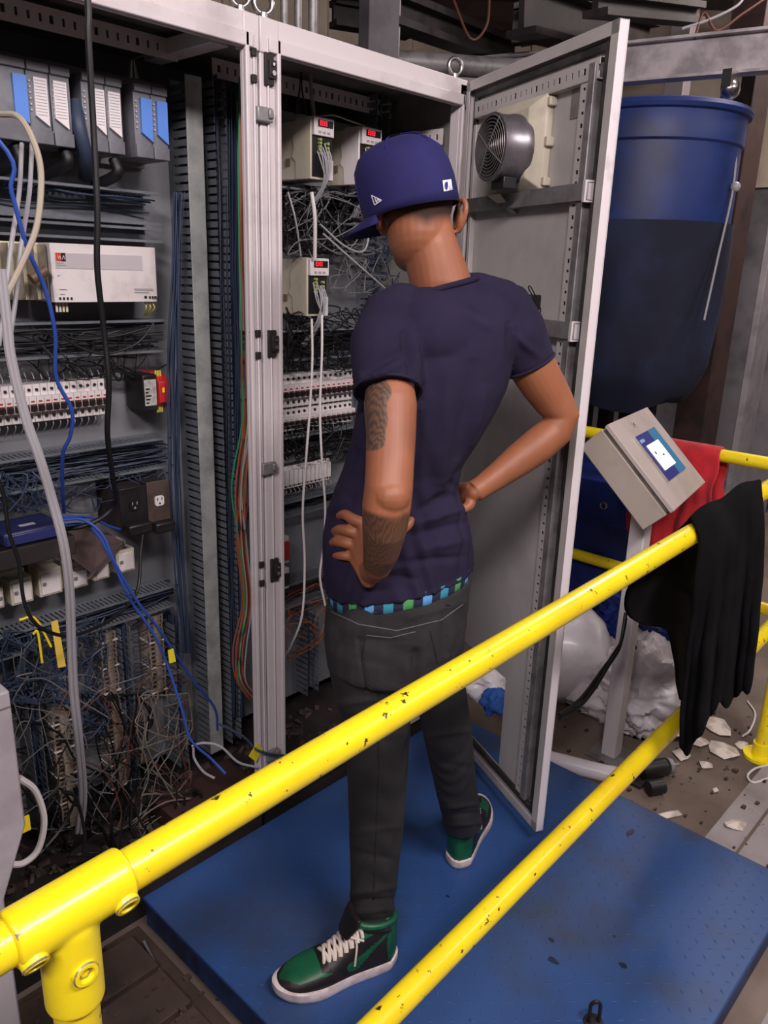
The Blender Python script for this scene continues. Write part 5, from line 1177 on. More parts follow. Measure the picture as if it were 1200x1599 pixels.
def shirtdef(co, nr):
    u, v, z = uvof(co); back = np.clip(-(nr @ F3), 0, 1); d = np.zeros(len(co))
    def fold(u0, v0, u1, v1, w, h):
        L2 = (u1 - u0) ** 2 + (v1 - v0) ** 2; t = ((u - u0) * (u1 - u0) + (v - v0) * (v1 - v0)) / L2; tc2 = np.clip(t, 0, 1)
        ds = np.hypot(u - u0 - tc2 * (u1 - u0), v - v0 - tc2 * (v1 - v0)); return h * np.exp(-(ds / w) ** 2) * np.sin(np.clip(t, 0, 1) * pi) ** .5
    F = [(690, 462, 760, 500, 7, -.004), (700, 470, 770, 515, 7, .003), (628, 515, 656, 620, 6, -.009), (640, 500, 662, 600, 6, .004), (795, 500, 800, 600, 6, -.006), (655, 640, 650, 760, 9, -.005), (700, 560, 690, 760, 14, .005), (740, 560, 715, 720, 12, -.005), (760, 600, 735, 700, 8, .004),
         (640, 820, 735, 790, 7, .006), (640, 838, 740, 812, 7, -.005), (650, 860, 735, 840, 8, .005), (620, 880, 735, 868, 6, -.004), (650, 800, 712, 770, 8, -.006), (560, 600, 640, 560, 8, .005), (565, 585, 640, 540, 7, -.004), (560, 900, 640, 880, 7, .005), (600, 900, 660, 905, 5, -.003), (520, 760, 560, 700, 10, -.005), (512, 800, 545, 780, 8, .005), (800, 520, 845, 560, 6, .003), (700, 750, 715, 765, 6, -.004)]
    for f in F: d += fold(*f)
    d += .0024 * np.sin(co[:, 2] * 46 + 7 * np.sin(co[:, 0] * 21) + 5 * np.sin(co[:, 1] * 23)) * sm_(v, 640, 820)
    return co + nr * (np.where(d > 0, d * 1.8, d * 1.7) * np.clip(back * 1.6, 0, 1))[:, None]
navy = mat('navy_cotton', '#272239', .95, 0, '#211d32', 5, bump=.25, bscale=420, spec=.2)
shirt = finish('t_shirt', tee_me, navy, man, deform=shirtdef)
def ringtube(name, ring, r, m, parent, flat=.6, label=None):
    mb = MB(); mb.tube(ring + [ring[0], ring[1]], r, 8, cap=False); return obj(name, mb, m, parent, smooth='all', label=label)
ringtube('collar', [p + Vector((0, 0, .002)) for p in sil(640, 745, 449, 1.622, 80, .85, n=40, tilt=.28)], .0065, navy, shirt)
def cuff(p, q, r, n=32):
    p = Vector(p); q = Vector(q); d = (q - p).normalized(); a = d.orthogonal().normalized(); b = d.cross(a)
    return [p + (a * cos(2 * pi * j / n) + b * sin(2 * pi * j / n)) * r for j in range(n)]
ringtube('sleeve_hem', cuff(dp(606, 611, 1.525), dp(605, 580, 1.54), .0650), .0035, navy, shirt)
ringtube('sleeve_hem', cuff(dp(828, 570, 1.745), dp(818, 548, 1.735), .0570), .0035, navy, shirt)

# --- boxer band showing between shirt and jeans, plaid squares as real print
mb = MB(); N_ = 96
ra = sil(514, 738, 893, 1.80, HB, .80, N_, tilt=.13); rb = sil(515, 735, 918, 1.80, HB, .80, N_, tilt=.16); rc = [lerp(ra[i], rb[i], .55) for i in range(N_)]
k0 = len(mb.f)
mb.loft([ra, rc, rb], cap=True)
cols_ = [mat('boxer_navy', '#161a38', .85), mat('boxer_teal', '#2b7f96', .85), mat('boxer_green', '#3f8a4c', .85), mat('boxer_sky', '#4f8fc4', .85)]
for i in range(len(mb.m)):
    row = i // N_; j = i % N_
    if row < 2: mb.m[i] = (1 + (j // 4) % 3) if (j // 2) % 2 else 0
obj('boxer_shorts', mb, cols_, man, smooth='all')

# --- jeans
mb = MB()
HJ = HB
mb.loft([sil(513, 738, 914, 1.80, HJ, .82, tilt=.17), sil(510, 736, 930, 1.80, HJ, .83, tilt=.14), sil(508, 732, 960, 1.80, HJ, .86, tilt=.06), sil(507, 727, 995, 1.80, HJ, .88), sil(512, 718, 1030, 1.81, HJ, .86), sil(560, 695, 1062, 1.82, HJ, .7)])
LJ = [(508, 655, 1000, 1.795), (512, 652, 1040, 1.79), (527, 644, 1100, 1.81), (537, 641, 1150, 1.825), (541, 638, 1200, 1.84), (544, 634, 1260, 1.86), (545, 629, 1310, 1.87), (547, 622, 1370, 1.88), (546, 617, 1405, 1.888), (545, 616, 1425, 1.89), (545, 615, 1443, 1.89)]
mb.tube([dp((a + b) / 2, v, D) for a, b, v, D in LJ], [(b - a) / 2 * D / FPX * .985 for a, b, v, D in LJ], 28)
RJ = [(608, 727, 1000, 1.83), (632, 724, 1045, 1.88), (650, 731, 1095, 1.94), (661, 738, 1145, 2.0), (671, 742, 1190, 2.06), (681, 746, 1235, 2.12), (689, 751, 1265, 2.17), (691, 754, 1284, 2.2)]
mb.tube([dp((a + b) / 2, v, D) for a, b, v, D in RJ], [(b - a) / 2 * D / FPX * .985 for a, b, v, D in RJ], 28)
mb.ball(dp(580, 985, 1.745), (.085, .085, .10), 20, 12).ball(dp(668, 985, 1.775), (.085, .085, .10), 20, 12)
jm = fuse(mb, .0044, 8, .5)
def jdef(co, nr):
    u, v, z = uvof(co); back = np.clip(-(nr @ F3), 0, 1); d = np.zeros(len(co))
    def fold(u0, v0, u1, v1, w, h):
        L2 = (u1 - u0) ** 2 + (v1 - v0) ** 2; t = np.clip(((u - u0) * (u1 - u0) + (v - v0) * (v1 - v0)) / L2, 0, 1)
        ds = np.hypot(u - u0 - t * (u1 - u0), v - v0 - t * (v1 - v0)); return h * np.exp(-(ds / w) ** 2)
    for f in [(560, 1000, 572, 1080, 4, -.003), (572, 1080, 640, 1095, 4, -.003), (560, 1000, 650, 1000, 4, -.002), (690, 960, 700, 1020, 4, -.003), (650, 1020, 648, 1100, 7, -.012), (530, 1100, 640, 1080, 6, .004), (535, 1125, 640, 1110, 6, -.004), (540, 1150, 640, 1145, 7, .004),
              (548, 1300, 625, 1290, 5, .003), (548, 1330, 625, 1345, 5, -.003), (546, 1395, 618, 1385, 5, .005), (546, 1408, 618, 1404, 4, -.005), (546, 1425, 618, 1418, 5, .006), (544, 1440, 618, 1436, 4, -.005), (544, 1454, 618, 1450, 5, .006),
              (665, 1150, 738, 1140, 5, .004), (672, 1190, 742, 1200, 5, -.003), (686, 1262, 748, 1255, 4, .005), (688, 1275, 750, 1270, 4, -.004), (690, 1288, 752, 1284, 4, .005), (520, 960, 640, 990, 5, -.002), (640, 965, 725, 940, 5, .003)]: d += fold(*f)
    d += .0016 * np.sin(co[:, 2] * 70 + 6 * np.sin(co[:, 0] * 30 + co[:, 1] * 17))
    return co + nr * (d * np.clip(back * 1.5 + .15, 0, 1))[:, None]
den = mat('grey_black_denim', '#19181b', .88, 0, '#2a292d', 6, 6, .45, .7, bump=.35, bscale=300)
jeans = finish('jeans', jm, den, man, deform=jdef)
# waistband, belt loops, pockets (stitched outline)
def onback(u, v, D0):
    d_ = ray(u, v).normalized(); hit, loc, n_, i = jeans_bvh.ray_cast(CAM, d_); return (loc, n_) if hit is None or loc else (dp(u, v, D0), Vector((0, -1, 0)))
from mathutils.bvhtree import BVHTree
def bvh_of(o):
    me = o.data; off = WL[o]; return BVHTree.FromPolygons([v.co + off for v in me.vertices], [p.vertices for p in me.polygons])
def surf(bv, u, v, lift=.001):
    d_ = ray(u, v).normalized(); loc, n_, i, dist = bv.ray_cast(CAM, d_)
    if loc is None: return None
    return loc + n_ * lift
JB = bvh_of(jeans); SB = bvh_of(shirt)
def seam(bv, pts, r, m, parent, name='seam', lift=.0005):
    P = []
    for i in range(len(pts) - 1):
        for k in range(8):
            q = surf(bv, lerp(pts[i][0], pts[i + 1][0], k / 8), lerp(pts[i][1], pts[i + 1][1], k / 8), lift)
            if q is not None: P.append(q)
    if len(P) > 2: obj(name, MB().tube(P, r, 6), m, parent, smooth='all')
dks = mat('dark_stitch', '#131215', .9); lts = mat('faded_seam', '#55535a', .9)
seam(JB, [(517, 955), (560, 975), (620, 985), (690, 968), (728, 940)], .0016, lts, jeans)
seam(JB, [(572, 992), (566, 1030), (574, 1072), (596, 1088)], .0014, dks, jeans, 'pocket_seam')
seam(JB, [(572, 992), (610, 996), (655, 985)], .0014, lts, jeans, 'pocket_seam')
seam(JB, [(672, 985), (678, 1010), (684, 1040)], .0014, dks, jeans, 'pocket_seam')
seam(JB, [(590, 1100), (592, 1200), (588, 1300), (583, 1420)], .0010, dks, jeans)
for u in (586, 700):
    q = [surf(JB, u + du, v, .001) for du, v in ((-4, 924 if u < 600 else 915), (4, 924 if u < 600 else 915), (4, 958 if u < 600 else 945), (-4, 958 if u < 600 else 945))]
    if all(x is not None for x in q): obj('belt_loop', MB().poly(q, -FWD * .003), den, jeans, bevel=.001)
# --- cap, worn turned to the left of the head
HH = radians(100); PT = radians(19); hf0 = Vector((cos(HH), sin(HH), 0)); hl = Vector((hf0.y, -hf0.x, 0)); roll = radians(3)
hf = hf0 * cos(PT) - Vector((0, 0, 1)) * sin(PT); hu = hf0 * sin(PT) + Vector((0, 0, 1)) * cos(PT)
hl2 = hl * cos(roll) + hu * sin(roll); hu2 = hu * cos(roll) - hl * sin(roll); hl, hu = hl2, hu2
HB_ = Matrix((hl, hf, hu)).transposed(); HC = dp(640, 327, 1.60)
capm = mat('blue_cap_cloth', '#191754', .88, 0, '#15134a', 12, bump=.12, bscale=400)
mb = MB(); rr = []
CP = []
for z, a, b, y0 in ((-.012, .0865, .098, -.004), (.0, .088, .100, -.004), (.03, .0895, .101, -.004), (.062, .088, .099, -.003), (.090, .081, .092, 0), (.110, .067, .077, .003), (.122, .047, .055, .005), (.128, .022, .028, .006), (.129, .004, .005, .006)):
    rr.append([HP(a * cos(2 * pi * j / 48), y0 + b * sin(2 * pi * j / 48) * (1.0), z + .006 + (.012 * max(0, -sin(2 * pi * j / 48)) * -1 if z < 0 else 0)) for j in range(48)])
inner = [[HC + (p - HC) * .93 for p in r] for r in rr[:3]]
mb.loft(rr, cap=False)
cap = obj('cap', mb, capm, man, smooth='all')
md = cap.modifiers.new('solid', 'SOLIDIFY'); md.thickness = .003; md.offset = 0
# curved brim
mb = MB(); top = []
nb_ = 22; rows = []
for k in range(7):
    t = k / 6; row = []
    for j in range(nb_ + 1):
        a = radians(lerp(18, 162, j / nb_)); 
        r0x, r0y = .087 * cos(a), .097 * sin(a)
        ext = .070 * sin((a - radians(18)) / radians(144) * pi) ** .6
        x = r0x * (1 + .02 * t); y = r0y + ext * t
        row.append(HP(x, y, -.002 - .012 * t - 2.2 * x * x * (0.6 + .4 * t) + .012))
    rows.append(row)
vs = [p for r in rows for p in r]; w_ = nb_ + 1
mb.add(vs, [(i * w_ + j, i * w_ + j + 1, (i + 1) * w_ + j + 1, (i + 1) * w_ + j) for i in range(6) for j in range(nb_)])
br = obj('brim', mb, capm, cap, smooth='all'); md = br.modifiers.new('solid', 'SOLIDIFY'); md.thickness = .004
obj('button', MB().ball(HP(0, .006, .137), (.008, .008, .004), 14, 8, HB_), M['white'], cap, smooth=True, label='white button on top')
mb = MB()
for k in range(6):
    a = 2 * pi * k / 6 + .3; mb.tube([HP(r[0] * cos(a), .0 + r[1] * sin(a), r[2] + .0065) for r in ((.0898, .1012, .025), (.0895, .1005, .05), (.0862, .097, .075), (.077, .088, .100), (.055, .064, .121), (.02, .026, .1330))], .0009, 5)
obj('panel_seam', mb, mat('cap_seam', '#1a1b78', .9), cap)
# embroidered marks, laid on the crown
CB = BVHTree.FromPolygons([v.co + WL[cap] for v in cap.data.vertices], [p.vertices for p in cap.data.polygons])
def patch(bv, pts, m, name, parent, th=.0012, lift=.0030):
    q = [surf(bv, u, v, lift) for u, v in pts]
    if any(x is None for x in q): return print('patch miss', name)
    obj(name, MB().poly(q, -FWD * th), m, parent)
cw = mat('white_embroidery', '#eeeaf2', .7)
wq = [(690, 283), (703, 281), (705, 297), (692, 300)]
patch(CB, wq, cw, 'batter_emblem', cap)
patch(CB, [(693.5, 286), (697, 285), (697.5, 291), (696.5, 297.5), (693.5, 295), (692.8, 290)], mat('emblem_blue', '#23247a', .8), 'emblem_blue', cap, .0012, .0045)
patch(CB, [(699.5, 291), (702.5, 289), (703.3, 295.5), (700, 296.5)], mat('emblem_pale', '#c9c6dc', .8), 'emblem_pale', cap, .0012, .0045)
def strokes(pts, w=1.0):
    for a, b in pts:
        dx, dy = b[0] - a[0], b[1] - a[1]; l = hypot(dx, dy); nx, ny = -dy / l * w / 2, dx / l * w / 2
        patch(CB, [(a[0] + nx, a[1] + ny), (b[0] + nx, b[1] + ny), (b[0] - nx, b[1] - ny), (a[0] - nx, a[1] - ny)], cw, 'flag_emblem', cap)
strokes([((582, 305), (587, 320)), ((582, 305), (597.5, 313)), ((597.5, 313), (587, 320)), ((587, 309), (590, 316.5)), ((590, 316.5), (592, 309.5)), ((592, 309.5), (594, 315))], 1.5)

# --- shoes
def shoe(ankle, heel, heading, right, label):
    """local x: heel -> toe, y: left, z up"""
    fx = Vector((cos(radians(heading)), sin(radians(heading)), 0)); fy = Vector((-fx.y, fx.x, 0))
    def S_(x, y, z): return Vector((heel[0], heel[1], 0)) + fx * x + fy * (y * (1 if not right else -1)) + Vector((0, 0, z))
    L_ = .308; sgn = 1
    def halfw(t):   # outline half width left(outer) / right(inner)
        w = .034 + .016 * sin(min(1, t / .3) * pi / 2) * .4 + .014 * math.exp(-((t - .68) / .22) ** 2)
        e = min(1, (t / .09)) ** .5 if t < .09 else 1; f = max(0, 1 - max(0, (t - .80) / .20) ** 2.2) ** .5
        return max(.001, w * e * f)
    n = 34; outl = []
    ts = [0.0, .008, .02, .04, .07] + [i / 20 for i in range(2, 18)] + [.9, .93, .96, .98, .992, 1.0]
    for t in ts: outl.append((t * L_, halfw(t) + .004 * math.exp(-((t - .7) / .15) ** 2)))
    for t in reversed(ts): outl.append((t * L_, -halfw(t)))
    t_ = thing  # noqa
    # sole
    def O(sc, z, off=0): return [S_((x - L_ / 2) * sc + L_ / 2, y * (sc + off), z + .010 * max(0, (x / L_ - .82) / .18) ** 2) for x, y in outl]
    sole = obj('sole', MB().loft([O(.97, .0005), O(1.0, .004), O(1.015, .012), O(1.01, .026), O(.97, .029)]), mat('white_rubber_sole', '#d5c8ca', .5, 0, '#b9a9a8', 30), man, bevel=0, smooth=True)
    # upper: cross-sections from heel to toe; height profile
    rings = []; m_ = 72; nt_ = 130; meta = []
    def top(t):  # upper height
        P = [(0, .125), (.05, .142), (.12, .145), (.24, .140), (.33, .130), (.42, .106), (.55, .082), (.66, .068), (.78, .060), (.9, .050), (.97, .040), (1, .030)]
        for (a, ha), (b, hb) in zip(P, P[1:]):
            if t <= b: k = (t - a) / (b - a); return lerp(ha, hb, k)
        return .03
    for i in range(nt_ + 1):
        t = i / nt_; x = .004 + t * (L_ - .008); hw = halfw(max(.004, min(.996, t))) * .97; h = top(t); ring = []
        for j in range(m_ + 1):
            a = pi * j / m_; c_ = cos(a); s_ = sin(a)
            ex = .55 if t < .4 else lerp(.55, .75, (t - .4) / .6)
            yy = hw * (abs(c_) ** ex) * (1 if c_ > 0 else -1) * (1 - .22 * s_ ** 3 * (1 if t < .6 else .3)); zz = .022 + (h - .022) * s_ ** .75
            ring.append(S_(x, yy, zz)); meta.append((t, c_, s_, zz / .13))
        rings.append(ring)
    mb = MB(); vs = [p for r in rings for p in r]; fs = []; ms = []; w_ = m_ + 1
    for i in range(nt_):
        for j in range(m_):
            fs.append((i * w_ + j, i * w_ + j + 1, (i + 1) * w_ + j + 1, (i + 1) * w_ + j))
            t, c_, s_, _ = meta[i * w_ + j]; a = math.degrees(math.acos(max(-1, min(1, c_)))); aa = min(a, 180 - a)   # 0 side bottom .. 90 top
            mi = 0
            if t > .66 + .0 and t < .955: 
                lo_ = 40 + 42 * max(0, (t - .84) / .115) ** 1.3
                if aa > lo_ : mi = 1
            if .58 < t <= .66 and 34 - (.66 - t) * 60 < aa < 48 - (.66 - t) * 200: mi = 1
            if t < .10 + .02 * sin(aa / 12): mi = 1
            # collar band and heel strap
            if t < .34 and aa > 47: mi = 1
            if .09 < t < .27 and 50 < aa < 57 + 3 * sin(t * 30): mi = 0
            # curved stripe mark on the sides
            sw = (t - .12) / .34
            if 0 <= sw <= 1:
                cen = 36 - 32 * sw + 60 * max(0, sw - .62) ** 1.5; wd = (2.0 + 9.5 * sw ** 1.3) * max(0, 1 - max(0, (sw - .72) / .28) ** 2) ** .5
                if abs(aa - cen) < wd: mi = 1
            if .12 < t < .30 and aa < 12: mi = 0
            ms.append(mi)
    fs.append(tuple(j for j in range(w_))[::-1]); ms.append(1); fs.append(tuple(nt_ * w_ + j for j in range(w_))); ms.append(0)
    mb.v = vs; mb.f = fs; mb.m = ms
    blk = mat('black_leather', '#171213', .5, 0, '#211a1b', 20, bump=.1, bscale=120); grn = mat('green_leather', '#14593a', .42, 0, '#0f4a30', 14, bump=.1, bscale=120)
    up_ = obj('shoe', mb, [blk, grn], man, smooth='all', label=label)
    # tongue
    mb = MB(); tg = [(.142, .118, .026), (.132, .134, .032), (.122, .152, .038), (.114, .172, .036)]
    mb.loft([[S_(x + dx, y_ * w_2, z) for dx, y_ in ((0, -1), (.006, -.5), (.008, 0), (.006, .5), (0, 1), (-.009, .9), (-.006, 0), (-.009, -.9))] for x, z, w_2 in tg])
    obj('tongue', mb, blk, man, bevel=.003)
    obj('tongue_label', MB().poly([S_(.1245, -.013, .140), S_(.1245, .013, .140), S_(.1185, .013, .156), S_(.1185, -.013, .156)], fx * .003), M['redp'], man)
    # laces
    mb = MB()
    for k in range(7):
        t0 = .62 - k * .043; x = t0 * L_; 
        for s in (-1, 1):
            y1 = s * lerp(.022, .028, k / 6); x2 = x - .009; z1_ = top(t0) ; z2_ = top(t0 - .03)
            mb.tube(smoothpts([S_(x + .002, y1 * 1.15, z1_ - .012), S_(x, y1 * .8, z1_ - .001), S_(x - .004, 0, z1_ + .006 + (.002 if s > 0 else 0)), S_(x2, -y1 * .8, z2_ - .0), S_(x2, -y1 * 1.15, z2_ - .01)], 4), .0044, 7)
    mb.tube(smoothpts([S_(.115, .024, .118), S_(.118, .036, .10), S_(.122, .041, .075), S_(.124, .042, .055)], 5), .0025, 7)
    mb.tube(smoothpts([S_(.128, -.024, .112), S_(.14, .0, .128), S_(.128, .022, .122), S_(.10, .034, .112)], 5), .0028, 7)
    obj('laces', mb, mat('cream_laces', '#d6cabf', .8, bump=.2, bscale=400), man, smooth=True)
    # padded collar
    mb = MB(); col = []
    for k in range(24):
        a = 2 * pi * k / 24; col.append(S_(.060 + .050 * cos(a), .031 * sin(a), .138 + .006 * cos(a)))
    mb.tube(col + [col[0], col[1]], .0085, 8, cap=False); obj('shoe_collar', mb, grn, man, smooth='all')
    return up_
shoe(None, (gz(622, 1494, 0.0) + Vector((.0, .006, 0)))[:2], 155, False, 'left green and black high top sneaker')
shoe(None, gz(712, 1358, 0.0)[:2], 24, True, 'right green and black high top sneaker seen from behind')
# ============================================================ OPERATOR BOX ON ITS POST
bw = Vector((cos(radians(10)), sin(radians(10)), 0)); bh = Vector((cos(radians(-80)), sin(radians(-80)), 0)); al = radians(45.6)
bs = bh * cos(al) - Vector((0, 0, 1)) * sin(al); bn = bh * sin(al) + Vector((0, 0, 1)) * cos(al)
BO = dp(951, 663, 2.50); BW, BL, BT = .445, .335, .10
def TB(p): return BO + bw * p[0] + bs * p[1] + bn * p[2]
pc = gz(950, 1182, G); pcx, pcy = pc.x + .02, pc.y
hm = thing('operator_box', (pcx, pcy, G), 'tilted beige operator box with a lit touch screen on a square post', 'control box')
mb = MB(); mb.loft([[TB((0, 0, -.028)), TB((BW, 0, -.028)), TB((BW, BL, -.028)), TB((0, BL, -.028))], [TB((0, .0, -BT)), TB((BW, .0, -BT)), TB((BW, BL, -BT)), TB((0, BL, -BT))], [TB((.0, .06, -BT - .03)), TB((BW, .06, -BT - .03)), TB((BW, BL, -BT - .0)), TB((0, BL, -BT - .0))]])
bx = mat('beige_grey_enamel', '#a79d94', .5, 0, '#948a81', 4)
obj('case', MB().box((0, 0, -BT - .02), (BW, BL, -.028), T=TB), bx, hm, bevel=.003)
obj('case_lip', MB().box((.006, .006, -.03), (BW - .006, BL - .006, -.014), T=TB), mat('box_groove', '#6b645f', .6, 0, '#4b4541', 20), hm)
lid = obj('lid', MB().box((-.002, -.002, -.015), (BW + .002, BL + .002, 0), T=TB), mat('enclosure_lid', '#b3a7a3', .45, 0, '#a2968f', 4), hm, bevel=.002)
obj('lock', MB().box((.185, .026, 0), (.202, .046, .003), T=TB), bx, hm, bevel=.001)
obj('keyhole', MB().box((.191, .030, .003), (.196, .040, .0045), T=TB), M['black'], hm)
sx0, sx1, sy0, sy1 = .11, .345, .075, .255
pan = obj('touch_panel', MB().box((sx0, sy0, 0), (sx1, sy1, .006), T=TB), mat('panel_dark_blue', '#26307e', .3), hm, bevel=.0015)
obj('panel_teal_band', MB().box((sx0 + (sx1 - sx0) * .62, sy0 + .001, .006), (sx1 - .001, sy1 - .001, .0068), T=TB), mat('panel_teal', '#2f7ca8', .3), pan)
obj('bright_edge', MB().box((sx0 - .004, sy0, .0), (sx0 + .003, sy1, .008), T=TB), M['chrome'], pan)
obj('screen', MB().box((sx0 + .04, sy0 + .045, .006), (sx0 + .175, sy1 - .035, .0082), T=TB), mat('lit_screen', '#f6f7ea', .3, emit=.9), pan, label='lit white touch screen')
mb = MB().box((sx0 + .06, sy0 + .075, .0083), (sx0 + .072, sy0 + .086, .0088), T=TB).box((sx0 + .115, sy0 + .095, .0083), (sx0 + .133, sy0 + .102, .0088), T=TB).box((sx0 + .09, sy0 + .09, .0083), (sx0 + .104, sy0 + .0915, .0088), T=TB).box((sx0 + .1, sy0 + .07, .0083), (sx0 + .102, sy0 + .083, .0088), T=TB)
obj('screen_symbol', mb, M['dkblue'], pan)
obj('screen_line', MB().box((sx0 + .155, sy0 + .047, .0083), (sx0 + .159, sy1 - .037, .0088), T=TB), M['greyc'], pan)
obj('panel_print', MB().box((sx0 + .015, sy0 + .018, .006), (sx0 + .058, sy0 + .030, .007), T=TB), mat('pale_blue_print', '#8fa8e6', .4), pan)
pt_ = TB((BW * .3, BL * .8, -BT - .02)).z
mb = MB().box((pcx - .028, pcy - .028, G + .006), (pcx + .028, pcy + .028, BO.z - .16)); obj('post', mb, M['frame'], hm, bevel=.004)
obj('base_plate', MB().box((pcx - .07, pcy - .07, G), (pcx + .07, pcy + .07, G + .008)), M['galv'], hm, bevel=.002)
obj('knob', MB().cyl((pcx + .028, pcy - .01, .33), (pcx + .05, pcy - .01, .33), .014, 12), M['black'], hm, smooth=True)
for i in range(2):
    solo('cable', MB().tube(smoothpts([dp(978, 965 - i * 8, 2.60), dp(968, 1010, 2.56), dp(950 - i * 4, 1040, 2.5), dp(925 - i * 8, 1080, 2.4), dp(900, 1108 - i * 10, 2.35), dp(874, 1122 - i * 6, 2.3)], 6), .006, 8), M['rubber'], ['upper black cable sweeping left from the operator box post', 'lower black cable sweeping left from the operator box post'][i], 'cable', smooth=True)
solo('cable', MB().tube(smoothpts([dp(972, 1000, 2.58), dp(940, 1050, 2.5), dp(932, 1075, 2.48)], 6), .004, 8), M['rubber'], 'short thin black cable beside the operator box post', 'cable', smooth=True)
# ============================================================ CLOTHS
def drape(name, grid, m, label, cat, th=.006, bumps=None, group=None):
    """grid of 3-D points (rows x cols) made into a thick cloth"""
    R_, K_ = len(grid), len(grid[0]); mb = MB(); mb.add([p for r in grid for p in r], [(i * K_ + j, i * K_ + j + 1, (i + 1) * K_ + j + 1, (i + 1) * K_ + j) for i in range(R_ - 1) for j in range(K_ - 1)])
    o = solo(name, mb, m, label, cat, group, smooth='all', fixn=False)
    s = o.modifiers.new('solid', 'SOLIDIFY'); s.thickness = th; s.offset = 0
    s = o.modifiers.new('sub', 'SUBSURF'); s.levels = 1; s.render_levels = 1
    return o
def over_rail(x0, x1, near_len, far_len, zc, yc, axis='x', n=46, amp=.018, seed=1, wn=1.0, wf=1.0, r=RR + .006, flare=.0, edges=None, hump=0):
    """cloth hung over a pipe; near side hangs towards -y (or -x). edges(kind, s, z, off) may give the two side edges"""
    rr_ = random.Random(seed); ph = [rr_.uniform(0, 6) for _ in range(6)]; grid = []
    prof = [('n', 1 - i / 19) for i in range(20)] + [('t', i / 8) for i in range(1, 8)] + [('f', i / 19) for i in range(20)]
    for kind, s in prof:
        row = []
        for j in range(n):
            t = j / (n - 1); w = sin(t * 19 + ph[0]) * .5 + sin(t * 37 + ph[1]) * .3 + sin(t * 9 + ph[2]) * .5
            ln_ = near_len(t) if kind == 'n' else far_len(t) if kind == 'f' else 0; hp = hump * sin(pi * t) ** .5 * (.7 + .3 * sin(t * 11))
            z0_ = zc(lerp(x0, x1, t))
            if kind == 't': a = pi * s; off = -cos(a) * r; z = z0_ + sin(a) * r + hp; k = 0
            else: k = s; sg = -1 if kind == 'n' else 1; off = sg * (r + hump * .8 * sin(min(1, s * 5) * pi / 2) + (.008 + .03 * s) + amp * w * min(1, s * 1.6) + flare * s); z = z0_ - ln_ * s + hp * max(0, 1 - s * 6)
            if edges: e0, e1_ = edges(kind, s, z, off); x = lerp(e0, e1_, t) + .004 * sin(z * 40 + ph[3])
            else:
                sp = (1 + (wn if kind == 'n' else wf) * k) if kind != 't' else 1
                x = lerp(x0, x1, .5) + (t - .5) * (x1 - x0) * sp + .006 * sin(z * 40 + ph[3])
            row.append(Vector((x, yc + off, z)) if axis == 'x' else Vector((yc + off, x, z)))
        grid.append(row)
    return grid
def xfor(u, z, Y):
    k = (u - 600) / FPX; dz_ = z - 1.6; return (k * (Y * FWD.y + dz_ * FWD.z) - Y * RIGHT.y - dz_ * RIGHT.z) / (RIGHT.x - k * FWD.x)
def interp(tab, s):
    for (a, x), (b, y) in zip(tab, tab[1:]):
        if s <= b: return lerp(x, y, (s - a) / (b - a))
    return tab[-1][1]
def sw_edges(kind, s, z, off):
    NL = [(0, 1092), (.3, 1082), (.7, 1068), (1, 1062)]; NR = [(0, 1190), (.2, 1193), (.6, 1186), (1, 1174)]
    FL = [(0, 1072), (.08, 1015), (.17, 978), (.26, 974), (.34, 988), (.46, 1038), (.6, 1050), (1, 1060)]; FR = [(0, 1188), (1, 1165)]
    if kind == 'n': u0, u1 = interp(NL, s), interp(NR, s)
    elif kind == 'f': u0, u1 = interp(FL, s), interp(FR, s)
    else: u0, u1 = lerp(1092, 1072, s), 1189
    return xfor(u0, z, RY + off), xfor(u1, z, RY + off)
gridc = over_rail(at(1080, 830, RY).x, at(1188, 772, RY).x, lambda t: .47 + .035 * sin(t * 9 + 1) + .02 * sin(t * 21), lambda t: .64 + .04 * sin(t * 12), zu, RY, n=64, amp=.020, seed=5, flare=.03, edges=sw_edges, hump=.024)
drape('black_sweater', gridc, M['blackcloth'], 'black sweater hung over the near yellow railing at the right', 'sweater', .012)
ry0 = gz(1060, 697, .975).y; 
gr = over_rail(gz(1122, 702, 1.0).y - .015, gz(1040, 690, 1.0).y + .10, lambda t: .34 + .05 * sin(t * 3) + .015 * sin(t * 22), lambda t: .30 + .02 * sin(t * 15), lambda x: .975, FX, 'y', n=40, amp=.022, seed=9, wn=.05, wf=.05)
drape('red_shirt', gr, M['redcloth'], 'red shirt hung over the far yellow railing behind the operator box', 'shirt', .008)
# ============================================================ BAGS
def blob(c, r, m, name, label, cat, seed, amp=.25, n=40, mm=26, flat=.0, crease=1.0):
    mb = MB(); c = Vector(c); rows = []; off = Vector((seed * 3.1, seed * 1.7, seed))
    for i in range(mm + 1):
        th = pi * i / mm; ring = []
        for j in range(n):
            d = Vector((sin(th) * cos(2 * pi * j / n), sin(th) * sin(2 * pi * j / n), -cos(th)))
            k = 1 + amp * (noise.noise(d * 1.6 + off) * .7 + abs(noise.noise(d * 3.4 + off)) * -.5 * crease + abs(noise.noise(d * 7 + off)) * -.25 * crease + abs(noise.noise(d * 13 + off)) * -.07 * crease)
            p = c + Vector((d.x * r[0] * k, d.y * r[1] * k, d.z * r[2] * k)); p.z = max(p.z, G + flat); ring.append(p)
        rows.append(ring)
    mb.loft(rows[1:-1])
    return solo(name, mb, m, label, cat, smooth=70)
b0 = gz(985, 1140, G)
c1 = Vector((2.80, 1.12, G + .17)); 
blob((2.79, 1.16, .03), (.22, .29, .23), M['whitebag'], 'white_sack', 'crumpled white plastic sack behind the operator box post', 'sack', 3, .48, 120, 80, crease=1.4)
